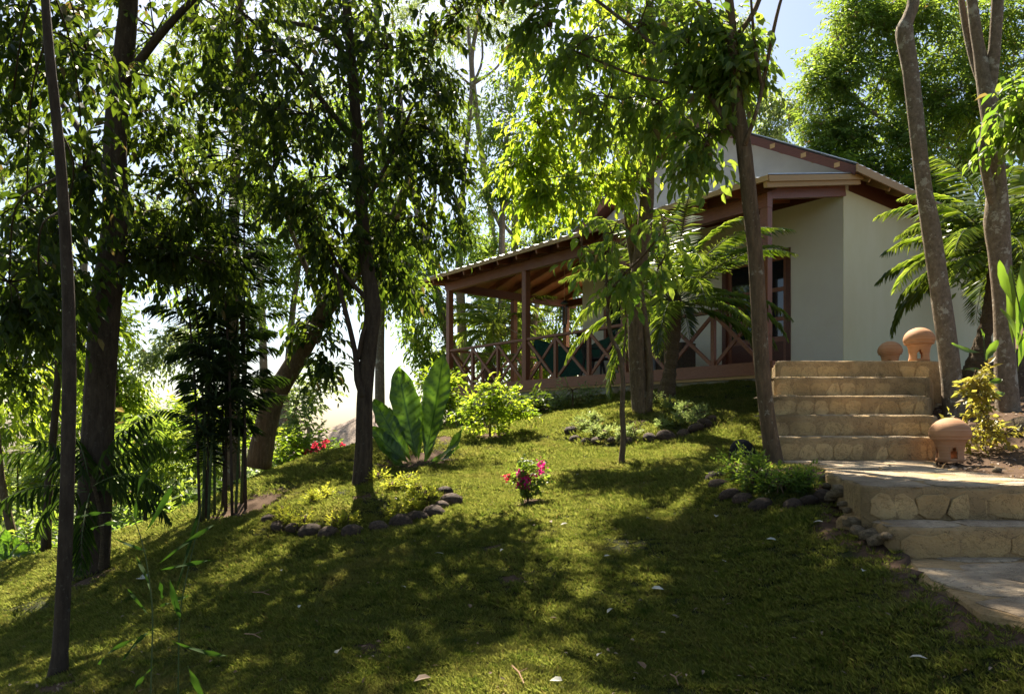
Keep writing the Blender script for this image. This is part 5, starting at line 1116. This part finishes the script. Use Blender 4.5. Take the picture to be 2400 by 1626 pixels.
def bamboo_palm():
    g = G(555, 1150); t = thing('bamboo_palm_clump', 'tall dark clump of thin-stemmed bamboo palm at the lawn edge', 'palm', g); rr = random.Random(9); d = g.y
    for i in range(15):
        x0 = g.x + rr.uniform(-.42, .35); y0 = g.y + rr.uniform(-.35, .35); z0 = h1(x0, y0); hgt = rr.uniform(1.6, 4.1); lean = rr.uniform(-.35, .35) + (.12 if i % 2 else -.05)
        top = Vector((x0 + lean * hgt * .25, y0 + rr.uniform(-.2, .2), z0 + hgt)); mid = Vector((x0 + lean * .2, y0, z0 + hgt * .5))
        p, r = smooth_path([(x0, y0, z0 - .02), mid, top], [.018, .013, .008], 6); MB().tube(p, r, 6).build('stem', BARK_DARK if i % 3 else STEM_GREEN, t, smooth=True)
        for k in range(8):
            u = .3 + .7 * k / 7; b = Vector((x0, y0, z0)).lerp(mid, min(1, u * 2)) if u < .5 else mid.lerp(top, u * 2 - 1)
            frond(b, rr.uniform(0, 6.28), rr.uniform(45, 84), rr.uniform(.4, .7), rr.uniform(.6, 1.3), 17, .24, .0085, t, LEAF_BAMBOO, 900 + i * 10 + k, .8)
bamboo_palm()
for (x, y, d, s, lb) in [(60,1060,16,7,'low palm among the shrubs at the far left'),(500,1150,9.3,8,'small dark palm seedling at the foot of the bamboo clump')]:
    palm('small_palm', lb, (x, y), (x, y - 20), d, 0, 10, .8 if s == 7 else .45, .2, .016, LEAF_FROND if s == 7 else LEAF_BAMBOO, s + 20, nl=18)

# ------------------------------------------------------------------ thatched hut beyond the lawn
def hut():
    c = Vector((-3.3, 18.5, 0)); t = thing('thatched_hut', 'thatched hut roof showing below the lawn crest behind the centre trunk', 'hut', (c.x, c.y, -2.6))
    MB().box(c.x - 2.0, c.x + 2.0, c.y - 1.2, c.y + 1.4, -3.4, -1.1).build('wall', STUCCO, t)
    rr = random.Random(8); prof = [(2.9, -.95), (2.7, -.75), (1.6, -.2), (.5, .3), (.1, .36)]
    m = MB(); n = 40; vs = []
    for (r, z) in prof:
        for k in range(n): a = 2 * math.pi * k / n; q = r * (1 + .03 * rr.random()); vs.append((c.x + q * math.cos(a), c.y + q * math.sin(a) * .75, z + .06 * rr.random()))
    fs = [(i * n + k, i * n + (k + 1) % n, (i + 1) * n + (k + 1) % n, (i + 1) * n + k) for i in range(4) for k in range(n)] + [tuple(4 * n + k for k in range(n)), tuple(range(n))[::-1]]
    m.add(vs, fs); m.build('roof', THATCH, t)
    rg = np.random.default_rng(8); k = 9000; a = rg.uniform(0, 6.28, k); u = rg.random(k); r = 2.9 - 2.8 * u; z = -.82 + 1.15 * u
    P = np.stack([c.x + r * np.cos(a), c.y + r * np.sin(a) * .75, z + .03], 1); D = np.stack([np.cos(a), np.sin(a) * .75, np.full(k, -.62)], 1) + rg.normal(0, .12, (k, 3))
    o = link('thatch_straw', leaf_mesh('thatch_straw', (P, D, UP + rg.normal(0, .4, (k, 3)), np.full(k, .35), np.full(k, .012), rg.random(k)), leafmat('straw', (.30,.22,.18), (.5,.42,.36), (.3,.25,.2), (.4,.3,.25), .15, .7, .2)), t); tag(o, kind='stuff')
hut()

# ------------------------------------------------------------------ small things
def fallen():
    rr = random.Random(6); um = unit_leaf(LEAF_PALE); ud = unit_leaf(LEAF_DRY)
    pts = [(660,1345,.035,'tiny white leaf alone on the shaded grass left of centre'),(790,1552,.075,'large pale oval leaf on the dark grass at the bottom centre-left'),(1040,1312,.06,'thin pale leaf below the rock ring of the forked tree'),
     (1290,1232,.045,None),(1245,1230,.045,None),(1330,1236,.05,None),(1355,1120,.06,'pale leaf on the grass between the bougainvillea and the sapling'),(1490,1046,.06,'pale leaf leaning on the mound edging rocks beside the sapling'),(1276,1160,.035,None),
     (1525,1226,.06,'curled pale leaf in the shadow right of the bougainvillea'),(1678,1226,.06,'pale leaf in the shade below the bed beside the landing'),(1527,1392,.06,'greenish pale leaf in the dark shade right of centre'),(1437,1442,.055,'dark folded leaf with a pale edge on the sunny patch'),
     (1288,1466,.04,None),(1512,1592,.06,'pinkish brown leaf near the bottom edge right of centre'),(2130,1562,.05,'pale stone-like leaf in the shade at the lower right'),(2026,1356,.05,'straight pale leaf near the lower paving'),(1820,1285,.05,'upright pale leaf in the shade left of the lower step'),
     (1905,1242,.055,'pinkish leaf on the flecked grass below the landing'),(1100,1432,.045,None),(1010,1612,.075,'brown and white curled leaf at the bottom edge'),(1318,1618,.06,'pale leaf at the very bottom edge right of the twig'),(1416,1316,.04,None),(1150,1080,.05,None),(1180,1300,.04,None),(1350,1010,.04,None),(345,1366,.16,'flat pale bark piece on the dark grass at left'),
     (930,1178,.085,'pale oval leaf standing against the forked tree bed plants'),(1230,1380,.035,None),(1560,1500,.04,None),(1700,1330,.04,None),(700,1440,.04,None),(950,1390,.035,None),(1410,1550,.045,None)]
    for (x, y, s, lb) in pts:
        g = G(x / K, y / K); az = rr.uniform(0, 6.28); o = link('fallen_leaf', ud if (lb is None and rr.random() < .3) or 'brown' in (lb or '') else um)
        o.scale = (s, s * .5, s); o.rotation_euler = (rr.uniform(-.5, .5), rr.uniform(-.35, .1), az); o.location = (g.x, g.y, g.z + .028)
        tag(o, lb or 'small pale dry leaf lying on the lawn', 'leaf', 'fallen leaves on the lawn')
    for (x0, y0, x1, y1, lb) in [(592,1402,632,1408,'short straight twig on the dark grass left of centre, upper one'),(574,1503,612,1512,'short straight twig on the dark grass left of centre, lower one'),(1200,1582,1228,1626,'orange-brown forked twig at the bottom edge'),(1572,1612,1590,1626,'pale thin twig at the bottom edge right of centre')]:
        a = G(x0 / K, y0 / K); b = G(x1 / K, y1 / K); t = MB().tube([a + Vector((0,0,.035)), a.lerp(b, .5) + Vector((.004,0,.04)), b + Vector((0,0,.03))], [.003, .003, .002], 5)
        t.tube([a.lerp(b, .5) + Vector((.004,0,.04)), a.lerp(b, .6) + Vector((.03, .03, .05))], [.002, .001], 4)
        o = t.build('fallen_twig', simple('twig_bark', (.22,.12,.07), (.32,.2,.12), 20)); tag(o, lb, 'twig', 'fallen twigs on the lawn')
    rg = np.random.default_rng(31); n = 2600; y = 1.6 + 11 * rg.random(n) ** 1.4; x = rg.uniform(-.75, .7, n) * y; k = np.ones(n, bool)
    for P in (LAND, TREAD, PAVE, PLAT, STAIR, HOUSE): k &= ~inpoly(x, y, P)
    k &= (vnoise(x, y, 1.3) + rg.normal(0, .35, n)) > 0; x, y = x[k], y[k]; n = len(x); P = np.stack([x, y, H(x, y, False) + .018], 1); L = rg.uniform(.008, .028, n)
    o = link('lawn_litter', leaf_mesh('lawn_litter', (P, rg.normal(0, 1, (n, 3)) * np.array([1, 1, .3]), UP + rg.normal(0, .4, (n, 3)), L, L * rg.uniform(.2, .6, n), rg.random(n)), LEAF_DRY, True)); tag(o, 'tiny dry leaf scraps strewn over the lawn', kind='stuff')
    # litter on the soil right of the steps
    rg = np.random.default_rng(12); n = 5000; x = rg.uniform(2.2, 7.5, n); y = rg.uniform(3.6, 10.5, n); k = np.ones(n, bool)
    for P in (LAND, TREAD, PAVE, PLAT, STAIR, HOUSE): k &= ~inpoly(x, y, P)
    k &= x > 1.9 + .32 * (y - 3.4) + .3; k &= ((x < .72 * y)); x, y = x[k], y[k]; n = len(x); z = H(x, y, False)
    P = np.stack([x, y, z + .006], 1); D = rg.normal(0, 1, (n, 3)) * np.array([1, 1, .2]); L = rg.uniform(.02, .06, n)
    o = link('leaf_litter', leaf_mesh('leaf_litter', (P, D, UP + rg.normal(0, .35, (n, 3)), L, L * .5, rg.random(n)), LEAF_DRY, True)); tag(o, 'dry brown leaf litter on the soil right of the steps', kind='stuff')
    for (x, y, s, lb) in [(2320,985,.14,'pale rock at the right edge behind the yellow-green bush'),(2205,1082,.03,'small stone on the soil right of the lowest lantern'),(2262,1072,.03,'small brown stone beside the landing edge')]:
        g = G(x, y); o = link('rock', rockmesh('rock', RUBBLE, int(x), 3)); o.scale = (s, s, s * .8); o.location = (g.x, g.y, g.z + s * .3); tag(o, lb, 'rock')
fallen()
print('tris', sum(len(o.data.polygons) for o in SC.objects if o.type == 'MESH'), 'objects', len(SC.objects))
